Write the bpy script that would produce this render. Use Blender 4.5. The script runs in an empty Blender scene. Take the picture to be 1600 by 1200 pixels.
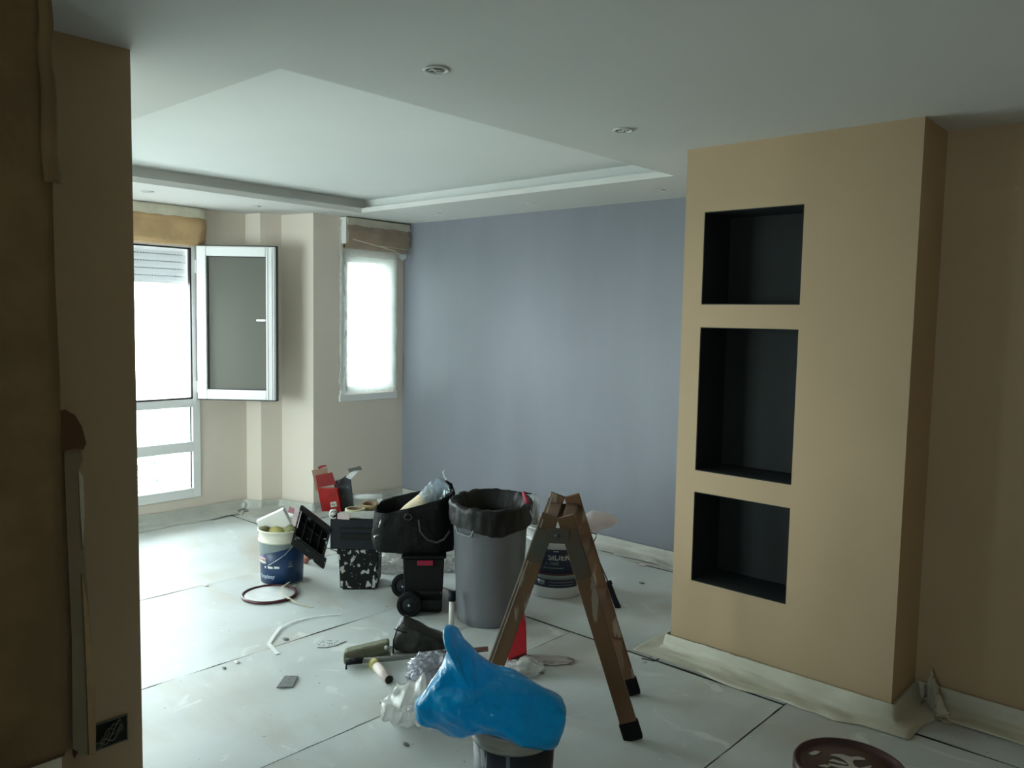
import bpy, bmesh, math, random
from math import sin, cos, pi, radians, hypot, atan2
from mathutils import Vector, Matrix, noise
random.seed(7)
S = bpy.context.scene
C = S.collection

# ------------------------------------------------------------------ camera, sky, light, exposure
CAM_H = 1.62
FPX = 1271.3
YAW = 0.73446
RV = Vector((0.7410, 0.6712, 0.0190)); UV = Vector((-0.0674, 0.0463, 0.9967)); FV = Vector((-0.6681, 0.7398, -0.0795))
FV.normalize(); RV = (RV - FV * RV.dot(FV)).normalized(); UV = RV.cross(FV)
cam = bpy.data.objects.new('camera', bpy.data.cameras.new('camera')); C.objects.link(cam)
m = Matrix(((RV.x, UV.x, -FV.x, 0), (RV.y, UV.y, -FV.y, 0), (RV.z, UV.z, -FV.z, CAM_H), (0, 0, 0, 1)))
cam.matrix_world = m
cam.data.sensor_width = 36; cam.data.sensor_fit = 'HORIZONTAL'; cam.data.lens = 36 * FPX / 1600
cam.data.clip_start = 0.05; cam.data.clip_end = 500
S.camera = cam
S.view_settings.view_transform = 'Standard'; S.view_settings.look = 'None'
S.view_settings.gamma = 1; S.view_settings.use_curve_mapping = False
S.view_settings.exposure = 1.12
w = bpy.data.worlds.new('overcast_sky'); S.world = w; w.use_nodes = True
bg = w.node_tree.nodes['Background']; bg.inputs['Color'].default_value = (0.87, 0.955, 1.0, 1); bg.inputs['Strength'].default_value = 9.0

def portal(x, y, z, sy, sz, rot=None):
    l = bpy.data.lights.new('window_portal', 'AREA'); l.shape = 'RECTANGLE'; l.size = sz; l.size_y = sy
    l.cycles.is_portal = True
    o = bpy.data.objects.new('window_portal', l); C.objects.link(o); o.location = (x, y, z); o.rotation_euler = rot or (0, -pi / 2, 0)
    if rot: l.size, l.size_y = sy, sz
YP = -1.9
portal(-6.36, 1.20, 1.15, 3.85, 2.0)
portal(-5.85, 4.34, 1.55, 0.56, 1.2)
portal(-.3, YP - .22, 1.6, 0.6, 1.0, (pi / 2, 0, 0))  # portal of the added window behind the viewer
portal(-4.75, -1.28, 1.3, 1.9, 1.7, (pi / 2, 0, 0))  # portal of the added window behind the partition

# ------------------------------------------------------------------ helpers
def ray(px, py):
    return FV + RV * ((px - 800) / FPX) - UV * ((py - 600) / FPX)
CO = Vector((0, 0, CAM_H))
def fl(px, py, z=0.0):
    d = ray(px, py); return CO + d * ((z - CAM_H) / d.z)
def at(px, py, dep):
    return CO + ray(px, py) * dep
F0 = Vector((-sin(YAW), cos(YAW), 0)); R0 = Vector((cos(YAW), sin(YAW), 0))
class Fr:
    """local frame facing the viewer's side of the room: x right, y away, z up, origin at loc"""
    def __init__(s, loc): s.o = Vector(loc)
    def q(s, px, py, dy=0.0):
        d = ray(px, py); t = ((s.o - CO).dot(F0) + dy) / d.dot(F0); p = CO + d * t - s.o
        return Vector((p.dot(R0), p.dot(F0), p.z))
    def l(s, P):
        p = Vector(P) - s.o; return Vector((p.dot(R0), p.dot(F0), p.z))

def mat(name, col, rough=0.6, metal=0.0, var=0.0, vscale=4.0, bump=0.0, bscale=40.0, spec=0.5, stretch=(1, 1, 1), alt=None, thr=None):
    """procedural material: base colour mottled with a second colour through noise; optional hard splashes (thr)"""
    m = bpy.data.materials.new(name); m.use_nodes = True; nt = m.node_tree; N = nt.nodes; L = nt.links
    b = N['Principled BSDF']; b.inputs['Roughness'].default_value = rough; b.inputs['Metallic'].default_value = metal
    b.inputs['Specular IOR Level'].default_value = spec
    c = (*col, 1)
    tc = N.new('ShaderNodeTexCoord'); mp = N.new('ShaderNodeMapping'); mp.inputs['Scale'].default_value = stretch
    L.new(tc.outputs['Object'], mp.inputs['Vector'])
    n = N.new('ShaderNodeTexNoise'); n.inputs['Scale'].default_value = vscale; n.inputs['Detail'].default_value = 6
    L.new(mp.outputs[0], n.inputs['Vector'])
    r = N.new('ShaderNodeValToRGB')
    if thr is not None:
        r.color_ramp.elements[0].position = thr; r.color_ramp.elements[1].position = min(1, thr + 0.03)
        r.color_ramp.elements[0].color = c; r.color_ramp.elements[1].color = (*alt, 1)
    else:
        a = alt if alt else tuple(x * (1 - var) for x in col)
        r.color_ramp.elements[0].position = 0.35; r.color_ramp.elements[1].position = 0.65
        r.color_ramp.elements[0].color = (*a, 1); r.color_ramp.elements[1].color = c
    L.new(n.outputs['Fac'], r.inputs[0]); L.new(r.outputs[0], b.inputs['Base Color'])
    if bump:
        n2 = N.new('ShaderNodeTexNoise'); n2.inputs['Scale'].default_value = bscale; n2.inputs['Detail'].default_value = 5
        L.new(mp.outputs[0], n2.inputs['Vector'])
        bp = N.new('ShaderNodeBump'); bp.inputs['Strength'].default_value = bump; bp.inputs['Distance'].default_value = 0.01
        L.new(n2.outputs['Fac'], bp.inputs['Height']); L.new(bp.outputs[0], b.inputs['Normal'])
    return m
def film(name, col, alpha=0.5, trans=0.5, rough=0.25, bump=0.3, bscale=25):
    """thin plastic: diffuse + translucent + see-through + gloss"""
    m = bpy.data.materials.new(name); m.use_nodes = True; nt = m.node_tree; N = nt.nodes; L = nt.links
    out = N['Material Output']; N.remove(N['Principled BSDF'])
    d = N.new('ShaderNodeBsdfDiffuse'); t = N.new('ShaderNodeBsdfTranslucent'); g = N.new('ShaderNodeBsdfGlossy'); x = N.new('ShaderNodeBsdfTransparent')
    d.inputs[0].default_value = (*col, 1); t.inputs[0].default_value = (*col, 1); g.inputs['Roughness'].default_value = rough
    x.inputs[0].default_value = tuple(min(1, 0.5 + c) for c in col) + (1,)
    a = N.new('ShaderNodeMixShader'); a.inputs[0].default_value = trans; L.new(d.outputs[0], a.inputs[1]); L.new(t.outputs[0], a.inputs[2])
    b = N.new('ShaderNodeMixShader'); lw = N.new('ShaderNodeFresnel'); lw.inputs[0].default_value = 1.35
    L.new(lw.outputs[0], b.inputs[0]); L.new(a.outputs[0], b.inputs[1]); L.new(g.outputs[0], b.inputs[2])
    c = N.new('ShaderNodeMixShader'); c.inputs[0].default_value = alpha; L.new(x.outputs[0], c.inputs[1]); L.new(b.outputs[0], c.inputs[2])
    L.new(c.outputs[0], out.inputs[0])
    tc = N.new('ShaderNodeTexCoord'); n = N.new('ShaderNodeTexNoise'); n.inputs['Scale'].default_value = bscale; L.new(tc.outputs['Object'], n.inputs['Vector'])
    bp = N.new('ShaderNodeBump'); bp.inputs['Strength'].default_value = bump; bp.inputs['Distance'].default_value = 0.02
    L.new(n.outputs['Fac'], bp.inputs['Height'])
    for s in (d, t, g): L.new(bp.outputs[0], s.inputs['Normal'])
    return m

M = {
 'beige': mat('beige_wall_paint', (0.50, 0.370, 0.230), 0.75, var=0.05, vscale=1.5, bump=0.08, bscale=120, spec=0.25),
 'greige': mat('pale_greige_wall', (0.77, 0.695, 0.605), 0.75, var=0.04, vscale=1.5, bump=0.08, bscale=120, spec=0.25),  # window wall toned lighter and greyer than the beige walls
 'blue': mat('blue_grey_wall_paint', (0.262, 0.278, 0.318), 0.42, var=0.10, vscale=0.9, bump=0.06, bscale=120, spec=0.35, stretch=(3, 3, 0.6)),
 'niche': mat('dark_grey_niche_paint', (0.028, 0.032, 0.032), 0.7, var=0.1, spec=0.2),
 'soffit': mat('off_white_soffit', (0.72, 0.725, 0.70), 0.75, var=0.03, vscale=1.0, spec=0.2),  # soffit toned darker than the raised panel
 'ceil': mat('white_ceiling_paint', (0.84, 0.86, 0.84), 0.8, var=0.03, vscale=1.0, bump=0.03, bscale=150, spec=0.2),
 'subfloor': mat('dark_subfloor', (0.10, 0.095, 0.08), 0.8, var=0.2),
 'pvc': mat('white_pvc', (0.82, 0.83, 0.83), 0.35, var=0.02),
 'gasket': mat('black_rubber_gasket', (0.015, 0.015, 0.015), 0.5),
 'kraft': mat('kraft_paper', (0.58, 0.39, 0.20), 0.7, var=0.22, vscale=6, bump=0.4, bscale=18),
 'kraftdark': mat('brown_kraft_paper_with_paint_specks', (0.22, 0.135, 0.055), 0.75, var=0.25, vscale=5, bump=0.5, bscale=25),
 'tape': mat('cream_masking_tape', (0.70, 0.66, 0.52), 0.7, var=0.12, vscale=12, bump=0.3),
 'skirt': mat('white_skirting', (0.62, 0.60, 0.54), 0.5, var=0.1),
 'white': mat('white_plastic', (0.75, 0.76, 0.74), 0.4, var=0.06),
 'offwhite': mat('off_white_plastic', (0.60, 0.60, 0.52), 0.45, var=0.12),
 'bin': mat('grey_bin_plastic', (0.150, 0.157, 0.168), 0.33, var=0.10, vscale=5, bump=0.05),
 'liner': mat('black_bin_liner', (0.009, 0.0095, 0.008), 0.5, var=0.3, vscale=8, bump=0.8, bscale=16, spec=.35),
 'black': mat('black_plastic', (0.006, 0.007, 0.007), 0.6, var=0.2, bump=0.1, spec=0.22),
 'splat': mat('black_plastic_with_white_paint_splashes', (0.006, 0.008, 0.008), 0.6, thr=0.555, alt=(0.42, 0.43, 0.40), vscale=38, stretch=(1, 1, 0.6), spec=0.22),
 'slate': mat('dark_slate_plastic', (0.011, 0.016, 0.021), 0.6, var=0.3, vscale=9, spec=0.25),
 'rubber': mat('black_tyre_rubber', (0.007, 0.007, 0.007), 0.8, var=0.1, spec=0.2),
 'fabric': mat('black_nylon_fabric', (0.006, 0.007, 0.006), 0.8, var=0.35, vscale=7, bump=0.7, bscale=22, spec=0.2),
 'metal': mat('steel', (0.45, 0.45, 0.44), 0.35, 1.0, var=0.1),
 'darkmetal': mat('grey_steel_wire', (0.10, 0.10, 0.11), 0.45, 0.6),
 'bluelab': mat('navy_blue_label', (0.012, 0.048, 0.145), 0.4, var=0.35, vscale=6),
 'greylab': mat('grey_label_band', (0.20, 0.25, 0.25), 0.45, var=0.2),
 'navy': mat('dark_navy_label', (0.014, 0.020, 0.055), 0.45, var=0.3),
 'maroon': mat('maroon_plastic', (0.075, 0.012, 0.020), 0.35, var=0.15),
 'red': mat('red_plastic', (0.55, 0.008, 0.018), 0.4, var=0.1),
 'redcard': mat('red_printed_cardboard', (0.42, 0.012, 0.014), 0.4, var=0.35, vscale=14, bump=0.1),
 'darkred': mat('dark_red_cardboard_flap', (0.24, 0.008, 0.008), 0.6, var=0.1),
 'card': mat('brown_cardboard', (0.30, 0.19, 0.13), 0.8, var=0.1),
 'pinkish': mat('pink_tape', (0.42, 0.16, 0.21), 0.5, var=0.2, vscale=20),
 'wood': mat('worn_brown_wood', (0.165, 0.080, 0.034), 0.6, var=0.45, vscale=5, stretch=(1, 1, 0.25), bump=0.2, bscale=30),
 'woodsplash': mat('brown_wood_with_paint_splashes', (0.160, 0.080, 0.033), 0.6, thr=0.575, alt=(0.30, 0.235, 0.17), vscale=10, stretch=(1.4, 1.4, 0.35), bump=0.2),
 'cream': mat('cream_bare_edge', (0.48, 0.42, 0.33), 0.6, var=0.3, vscale=14),
 'hinge': mat('grey_green_painted_steel', (0.085, 0.085, 0.060), 0.55, 0.2, alt=(0.12, 0.065, 0.035), vscale=9),
 'yellow': mat('yellow_sponge', (0.50, 0.46, 0.16), 0.9, var=0.3, vscale=20, bump=0.5, bscale=60),
 'olive': mat('olive_sponge', (0.25, 0.25, 0.12), 0.9, var=0.4, vscale=20, bump=0.5),
 'roller': mat('cream_roller_fleece', (0.72, 0.60, 0.42), 0.95, var=0.15, vscale=30, bump=0.6, bscale=80),
 'greenfleece': mat('grey_green_dried_fleece', (0.24, 0.25, 0.17), 0.9, var=0.2, vscale=20, bump=0.5, bscale=50),
 'pole': mat('grey_painted_pole', (0.22, 0.23, 0.21), 0.4, 0.3, var=0.1),
 'whitepole': mat('white_painted_pole', (0.62, 0.61, 0.57), 0.45, var=0.1),
 'concrete': mat('pale_paving', (0.42, 0.44, 0.42), 0.9, var=0.2, vscale=0.3),
 'leaf': mat('tree_leaf_green', (0.34, 0.42, 0.36), 0.8, var=0.2),
 'bark': mat('tree_bark', (0.12, 0.09, 0.06), 0.9),
 'greycard': mat('dark_grey_cardboard_with_dots', (0.16, 0.17, 0.17), 0.7, thr=0.64, alt=(0.02, 0.02, 0.02), vscale=70),
 'cavity_shade': mat('dark_cavity_shade', (0.015, 0.016, 0.010), 0.9),  # near-black colour stands for the shade inside hollows
 'wire': mat('pale_grey_cable', (0.13, 0.135, 0.11), 0.6),
 'slat': film('white_translucent_shutter_slat', (0.80, 0.83, 0.84), 1.0, 0.22, 0.4, 0.0),
 'traysplat': mat('black_tray_with_few_splashes', (0.006, 0.008, 0.008), 0.6, thr=0.63, alt=(0.42, 0.43, 0.40), vscale=30, spec=0.22),
 'filmwhite': film('milky_plastic_film', (0.85, 0.88, 0.86), 0.85, 0.45),
 'filmclear': film('clear_crumpled_plastic', (0.80, 0.84, 0.86), 0.50, 0.5),
 'bagwhite': film('white_translucent_bag', (0.78, 0.79, 0.76), 0.72, 0.45, 0.2, 0.5, 20),
 'pinkfilm': film('pinkish_translucent_plastic', (0.80, 0.72, 0.72), 0.90, 0.40, 0.3, 0.2, 12),
 'bluebag': film('blue_plastic_bag', (0.004, 0.48, 0.90), 0.97, 0.42, 0.22, 1.0, 16),
 'darkbag': film('grey_black_translucent_bag', (0.050, 0.052, 0.045), 0.88, 0.4, 0.3, 0.8, 20),
}
def glassmat():
    m = bpy.data.materials.new('window_glass'); m.use_nodes = True; N = m.node_tree.nodes; L = m.node_tree.links
    N.remove(N['Principled BSDF']); x = N.new('ShaderNodeBsdfTransparent'); x.inputs[0].default_value = (0.86, 0.90, 0.88, 1)
    g = N.new('ShaderNodeBsdfGlossy'); g.inputs['Roughness'].default_value = 0.02; f = N.new('ShaderNodeFresnel'); f.inputs[0].default_value = 1.5
    mx = N.new('ShaderNodeMixShader'); L.new(f.outputs[0], mx.inputs[0]); L.new(x.outputs[0], mx.inputs[1]); L.new(g.outputs[0], mx.inputs[2])
    L.new(mx.outputs[0], N['Material Output'].inputs[0]); return m
M['glass'] = glassmat()
def papermat():
    m = mat('pale_protective_paper', (0.60, 0.645, 0.635), 0.5, var=0.16, vscale=2.2, bump=0.12, bscale=9, spec=0.4, stretch=(1, 0.5, 1))
    N = m.node_tree.nodes; L = m.node_tree.links
    b = N['Principled BSDF']; base = b.inputs['Base Color'].links[0].from_socket
    tc = N.new('ShaderNodeTexCoord')
    def layer(prev, scale, p0, p1, colr, fac, det=5, dist=0.0):
        n = N.new('ShaderNodeTexNoise'); n.inputs['Scale'].default_value = scale; n.inputs['Detail'].default_value = det; n.inputs['Distortion'].default_value = dist
        L.new(tc.outputs['Object'], n.inputs['Vector'])
        r = N.new('ShaderNodeValToRGB'); r.color_ramp.elements[0].position = p0; r.color_ramp.elements[1].position = p1
        r.color_ramp.elements[0].color = (0, 0, 0, 1); r.color_ramp.elements[1].color = (fac, fac, fac, 1); L.new(n.outputs['Fac'], r.inputs[0])
        mx = N.new('ShaderNodeMix'); mx.data_type = 'RGBA'; L.new(r.outputs[0], mx.inputs['Factor']); L.new(prev, mx.inputs['A']); mx.inputs['B'].default_value = (*colr, 1)
        return mx.outputs['Result']
    s = layer(base, 1.1, 0.47, 0.68, (0.43, 0.37, 0.29), 0.65, 7, 1.0)
    s = layer(s, 3.5, 0.62, 0.68, (0.78, 0.80, 0.78), 0.5, 8, 2.0)
    s = layer(s, 38, 0.74, 0.76, (0.22, 0.20, 0.17), 0.8, 2)
    s = layer(s, 55, 0.735, 0.75, (0.85, 0.86, 0.84), 0.8, 2)
    L.new(s, b.inputs['Base Color']); return m
M['paper'] = papermat()

class MB:
    def __init__(s): s.v = []; s.f = []; s.sm = []
    def poly(s, vs, fs, smooth=False):
        o = len(s.v); s.v += [tuple(v) for v in vs]; s.f += [tuple(i + o for i in f) for f in fs]; s.sm += [smooth] * len(fs); return s
    def box(s, c, d, rot=None):
        c = Vector(c); hx, hy, hz = d[0] / 2, d[1] / 2, d[2] / 2
        vs = [Vector((x, y, z)) for x in (-hx, hx) for y in (-hy, hy) for z in (-hz, hz)]
        if rot is not None: vs = [rot @ v for v in vs]
        return s.poly([v + c for v in vs], [(0, 1, 3, 2), (4, 6, 7, 5), (0, 4, 5, 1), (2, 3, 7, 6), (0, 2, 6, 4), (1, 5, 7, 3)])
    def bb(s, x0, x1, y0, y1, z0, z1): return s.box(((x0 + x1) / 2, (y0 + y1) / 2, (z0 + z1) / 2), (x1 - x0, y1 - y0, z1 - z0))
    def hexa(s, p, a, b, c):
        p, a, b, c = map(Vector, (p, a, b, c))
        return s.poly([p, p + c, p + b, p + b + c, p + a, p + a + c, p + a + b, p + a + b + c], [(0, 1, 3, 2), (4, 6, 7, 5), (0, 4, 5, 1), (2, 3, 7, 6), (0, 2, 6, 4), (1, 5, 7, 3)])
    def beam(s, a, b, w, t, side):
        """rectangular bar from a to b; w along 'side' direction, t across"""
        a, b = Vector(a), Vector(b); d = (b - a).normalized(); sd = Vector(side); sd = (sd - d * sd.dot(d)).normalized(); n = d.cross(sd)
        vs = [p + sd * i * w / 2 + n * j * t / 2 for p in (a, b) for i, j in ((-1, -1), (1, -1), (1, 1), (-1, 1))]
        return s.poly(vs, [(3, 2, 1, 0), (4, 5, 6, 7), (0, 1, 5, 4), (1, 2, 6, 5), (2, 3, 7, 6), (3, 0, 4, 7)])
    def prism(s, pts, y0, y1):
        """polygon in the local x,z plane extruded along y"""
        n = len(pts); a = [Vector((p[0], y0, p[-1])) for p in pts]; b = [Vector((p[0], y1, p[-1])) for p in pts]
        return s.poly(a + b, [tuple(range(n)), tuple(range(2 * n - 1, n - 1, -1))] + [(i, i + n, (i + 1) % n + n, (i + 1) % n) for i in range(n)])
    def rings(s, R, caps=(False, False), smooth=True, closed=True):
        n = len(R[0]); o = []
        for r in R: o += r
        fs = []
        for k in range(len(R) - 1):
            for i in range(n if closed else n - 1):
                j = (i + 1) % n; fs.append((k * n + i, k * n + j, (k + 1) * n + j, (k + 1) * n + i))
        if caps[0]: fs.append(tuple(range(n - 1, -1, -1)))
        if caps[1]: fs.append(tuple((len(R) - 1) * n + i for i in range(n)))
        return s.poly(o, fs, smooth)
    def lathe(s, prof, n=40, c=(0, 0, 0), caps=(False, False), jit=None, a0=0, a1=2 * pi):
        R = []
        for k, (r, z) in enumerate(prof):
            ring = []
            for i in range(n):
                a = a0 + (a1 - a0) * i / n if a1 - a0 > 6.28 else a0 + (a1 - a0) * i / (n - 1)
                rr, zz = r, z
                if jit: rr, zz = jit(a, k, r, z)
                ring.append((c[0] + rr * cos(a), c[1] + rr * sin(a), c[2] + zz))
            R.append(ring)
        return s.rings(R, caps, True, a1 - a0 > 6.28)
    def tube(s, pts, r, n=8, caps=True):
        P = [Vector(p) for p in pts]; R = []; up = Vector((0.13, 0.31, 0.94))
        for i, p in enumerate(P):
            d = (P[min(i + 1, len(P) - 1)] - P[max(i - 1, 0)]).normalized()
            a = up - d * up.dot(d)
            if a.length < 0.05: a = Vector((1, 0.2, 0)) - d * d.x
            a.normalize(); b = d.cross(a); rr = r[i] if isinstance(r, (list, tuple)) else r
            R.append([p + (a * cos(2 * pi * k / n) + b * sin(2 * pi * k / n)) * rr for k in range(n)]); up = a
        return s.rings(R, (caps, caps))
    def strip(s, pts, w, t=0.0015):
        """thin flat ribbon lying flat through pts"""
        P = [Vector(p) for p in pts]; R = []
        for i, p in enumerate(P):
            d = (P[min(i + 1, len(P) - 1)] - P[max(i - 1, 0)]).normalized(); a = Vector((-d.y, d.x, 0)).normalized() * w / 2; u = Vector((0, 0, t))
            R.append([p - a, p + a, p + a + u, p - a + u])
        return s.rings(R, (True, True), False)
    def sheet(s, fn, nu, nv, t=0.0):
        g = [[Vector(fn(i / nu, j / nv)) for j in range(nv + 1)] for i in range(nu + 1)]
        return s.rings(g, smooth=True, closed=False)
    def build(s, name, m, parent=None, solid=0, sub=0, bevel=0, kind=None):
        me = bpy.data.meshes.new(name); me.from_pydata(s.v, [], s.f); me.polygons.foreach_set('use_smooth', s.sm)
        bm = bmesh.new(); bm.from_mesh(me); bmesh.ops.recalc_face_normals(bm, faces=bm.faces); bm.to_mesh(me); bm.free()
        me.materials.append(m if not isinstance(m, str) else M[m]); o = bpy.data.objects.new(name, me); C.objects.link(o)
        if parent: o.parent = parent
        if bevel:
            b = o.modifiers.new('bevel', 'BEVEL'); b.width = bevel; b.segments = 2; b.limit_method = 'ANGLE'
        if solid:
            b = o.modifiers.new('solid', 'SOLIDIFY'); b.thickness = solid; b.offset = 0
        if sub:
            b = o.modifiers.new('sub', 'SUBSURF'); b.levels = sub; b.render_levels = sub
        if kind: o['kind'] = kind
        return o
def tag(o, label, cat, group=None, kind=None):
    o['label'] = label; o['category'] = cat
    if group: o['group'] = group
    if kind: o['kind'] = kind
    return o
def thing(name, label, cat, loc=(0, 0, 0), rz=0, group=None):
    o = bpy.data.objects.new(name, None); C.objects.link(o); o.location = loc; o.rotation_euler = (0, 0, rz); o.empty_display_size = 0.1
    return tag(o, label, cat, group)
def struct(o, label=None):
    o['kind'] = 'structure'
    if label: o['label'] = label
    return o
def nz(x, y=0, z=0): return noise.noise(Vector((x, y, z)))
def pillow(outline, T, rings=9, seed=0.0, amp=0.012, fsc=14, yoff=0.0, front=1.0, back=1.0, floor=None, fn=None, pw=0.5, ridge=True):
    """closed puffy body whose silhouette in the local x,z plane is the outline; T is the half thickness"""
    P = [Vector((p[0], 0, p[-1])) for p in outline]; Q = []
    n = len(P)
    for i in range(n):                                    # Catmull-Rom resample
        p0, p1, p2, p3 = P[i - 1], P[i], P[(i + 1) % n], P[(i + 2) % n]
        for t in (0, 0.25, 0.5, 0.75):
            Q.append(0.5 * ((2 * p1) + (p2 - p0) * t + (2 * p0 - 5 * p1 + 4 * p2 - p3) * t * t + (3 * p1 - p0 - 3 * p2 + p3) * t ** 3))
    c = sum(Q, Vector()) / len(Q); mb = MB()
    def lay(sgn, k):
        r = k / rings; th = T * sgn * (max(0, 1 - r ** 2.2)) ** pw; out = []
        for q in Q:
            p = c + (q - c) * r
            e = nz(p.x * fsc + seed, p.z * fsc, seed + sgn); e2 = (1 - abs(nz(p.x * fsc * 0.7 + 9, seed * 3, p.z * fsc * 0.7) * 2)) if ridge else 0
            d = (e * 1.3 + e2 * 0.9 - 0.3) * amp * (1 if k < rings else 0)
            v = Vector((p.x, th + sgn * d + yoff, p.z))
            if floor is not None: v.z = max(v.z, floor)
            if fn: v = Vector(fn(v, r, sgn))
            out.append(v)
        return out
    R = [lay(-1, k) for k in range(1, rings)] + [lay(1, k) for k in range(rings, 0, -1)]
    mb.rings(R, (True, True)); return mb
def crumple(c, r, amp=0.3, seed=0, sub=4, flat=0.0, fs=6):
    """closed crumpled lump, radii r, resting on z=flat if given"""
    bm = bmesh.new(); bmesh.ops.create_icosphere(bm, subdivisions=sub, radius=1)
    for v in bm.verts:
        p = v.co.copy(); q = p * fs * 0.3 + Vector((seed, seed * 2, 0))
        e = noise.noise(q) * 0.9 + (0.45 - abs(noise.noise(q * 2.1)) * 1.6) * 0.8 + (0.3 - abs(noise.noise(q * 4.7))) * 0.45
        p *= 1 + amp * e
        p = Vector((p.x * r[0], p.y * r[1], p.z * r[2])) + Vector(c)
        if flat is not None and p.z < flat: p.z = flat + (nz(p.x * 30, p.y * 30) + 1) * 0.001
        v.co = p
    mb = MB(); mb.poly([v.co for v in bm.verts], [tuple(v.index for v in f.verts) for f in bm.faces], True); bm.free(); return mb
def textmesh(body, size, ext=0.0006, off=0.0):
    cu = bpy.data.curves.new('lettering', 'FONT'); cu.body = body; cu.size = size; cu.extrude = ext; cu.align_x = 'CENTER'; cu.offset = size * .012
    o = bpy.data.objects.new('lettering', cu); C.objects.link(o); bpy.context.view_layer.update()
    me = bpy.data.meshes.new_from_object(o.evaluated_get(bpy.context.evaluated_depsgraph_get()))
    vs = [v.co.copy() for v in me.vertices]; fs = [tuple(p.vertices) for p in me.polygons]
    bpy.data.objects.remove(o); bpy.data.curves.remove(cu); return vs, fs
def wraptext(body, size, R, a0, z0, m, parent, name='lettering', slope=0.0, lean=0.0):
    """text wrapped round a cylinder of radius R (R(z) conical allowed) centred at angle a0, seen from outside"""
    vs, fs = textmesh(body, size); out = []
    for v in vs:
        z = z0 + v.y + slope * v.x; a = a0 + v.x / R; r = R + 0.0012 + v.z + lean * (z - z0)
        out.append((r * cos(a), r * sin(a), z))
    return MB().poly(out, fs).build(name, m, parent)
def patch(R0_, R1_, z0, z1, a0, a1, m, parent, name='label', n=16, top=None, off=0.0012):
    """curved label; top(a) may give the upper edge"""
    R = []
    for i in range(n + 1):
        a = a0 + (a1 - a0) * i / n; zt = top(i / n) if top else z1
        Rr = lambda z: R0_ + (R1_ - R0_) * z + off
        R.append([(Rr(z0) * cos(a), Rr(z0) * sin(a), z0), (Rr(zt) * cos(a), Rr(zt) * sin(a), zt), ((Rr(zt) - 0.001) * cos(a), (Rr(zt) - 0.001) * sin(a), zt), ((Rr(z0) - 0.001) * cos(a), (Rr(z0) - 0.001) * sin(a), z0)])
    return MB().rings(R, (True, True), True).build(name, m, parent)

# ------------------------------------------------------------------ room shell
H = 2.43
XW, YB = -6.12, 4.72
XMAX, YMIN = 1.7, -1.9
struct(MB().bb(-6.5, XMAX + .2, YMIN - .2, 5.0, -0.12, -0.004).build('floor', 'subfloor'))
# tray ceiling: soffit with a rectangular opening, thin lip, cove, raised panel
TX0, TX1, TY0, TY1 = -5.24, -2.43, 1.52, 4.00
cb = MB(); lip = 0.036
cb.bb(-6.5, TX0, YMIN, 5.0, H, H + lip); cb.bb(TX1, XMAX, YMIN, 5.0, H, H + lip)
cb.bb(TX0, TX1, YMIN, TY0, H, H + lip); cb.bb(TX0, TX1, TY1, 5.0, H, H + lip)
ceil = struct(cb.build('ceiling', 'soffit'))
cv = 0.11; zt = H + 0.115
MB().bb(TX0 - cv - .02, TX0 - cv, TY0 - cv, TY1 + cv, H + lip, zt).bb(TX1 + cv, TX1 + cv + .02, TY0 - cv, TY1 + cv, H + lip, zt).bb(TX0 - cv, TX1 + cv, TY0 - cv - .02, TY0 - cv, H + lip, zt).bb(TX0 - cv, TX1 + cv, TY1 + cv, TY1 + cv + .02, H + lip, zt).build('cove', 'ceil', ceil)
MB().bb(TX0 - .3, TX1 + .3, TY0 - .3, TY1 + .3, zt, zt + .1).build('raised_panel', 'ceil', ceil)
MB().bb(-6.5, XMAX + .2, YMIN - .2, 5.0, zt + .1, zt + .2).build('slab', 'ceil', ceil)

# window wall with its two stepped columns, window_1 opening y 1.18..3.095, z 0.17..2.14
WY0, WY1, WZ0, WZ1 = -0.62, 3.095, 0.165, 2.15  # opening lengthened behind the partition, out of view, to admit more daylight
wl = MB(); T = 0.24
wl.bb(XW - T, XW, -1.2, WY0, 0, H); wl.bb(XW - T, XW, WY1, 3.52, 0, H); wl.bb(XW - T, XW, WY0, WY1, 0, WZ0); wl.bb(XW - T, XW, WY0, WY1, WZ1, H)
def col(pts, z0=0, z1=H, mb=wl):
    n = len(pts); vs = [(x, y, z0) for x, y in pts] + [(x, y, z1) for x, y in pts]
    mb.poly(vs, [tuple(range(n - 1, -1, -1)), tuple(range(n, 2 * n))] + [(i, (i + 1) % n, (i + 1) % n + n, i + n) for i in range(n)])
col([(-6.36, 3.50), (-6.125, 3.50), (-5.95, 3.535), (-5.92, 3.71), (-5.58, 3.785), (-5.58, 4.03), (-6.36, 4.03)])
# part with the small window opening y 4.045..4.645, z .97..2.13
wl.bb(-5.82, -5.58, 4.03, 4.09, 0, H); wl.bb(-5.82, -5.58, 4.60, 4.96, 0, H); wl.bb(-5.82, -5.58, 4.09, 4.60, 0, 0.965); wl.bb(-5.82, -5.58, 4.09, 4.60, 2.13, H)
struct(wl.build('wall_left', 'greige'))
struct(MB().bb(-5.58, -1.3, YB, YB + .2, 0, H).build('wall_back', 'blue'))
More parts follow.
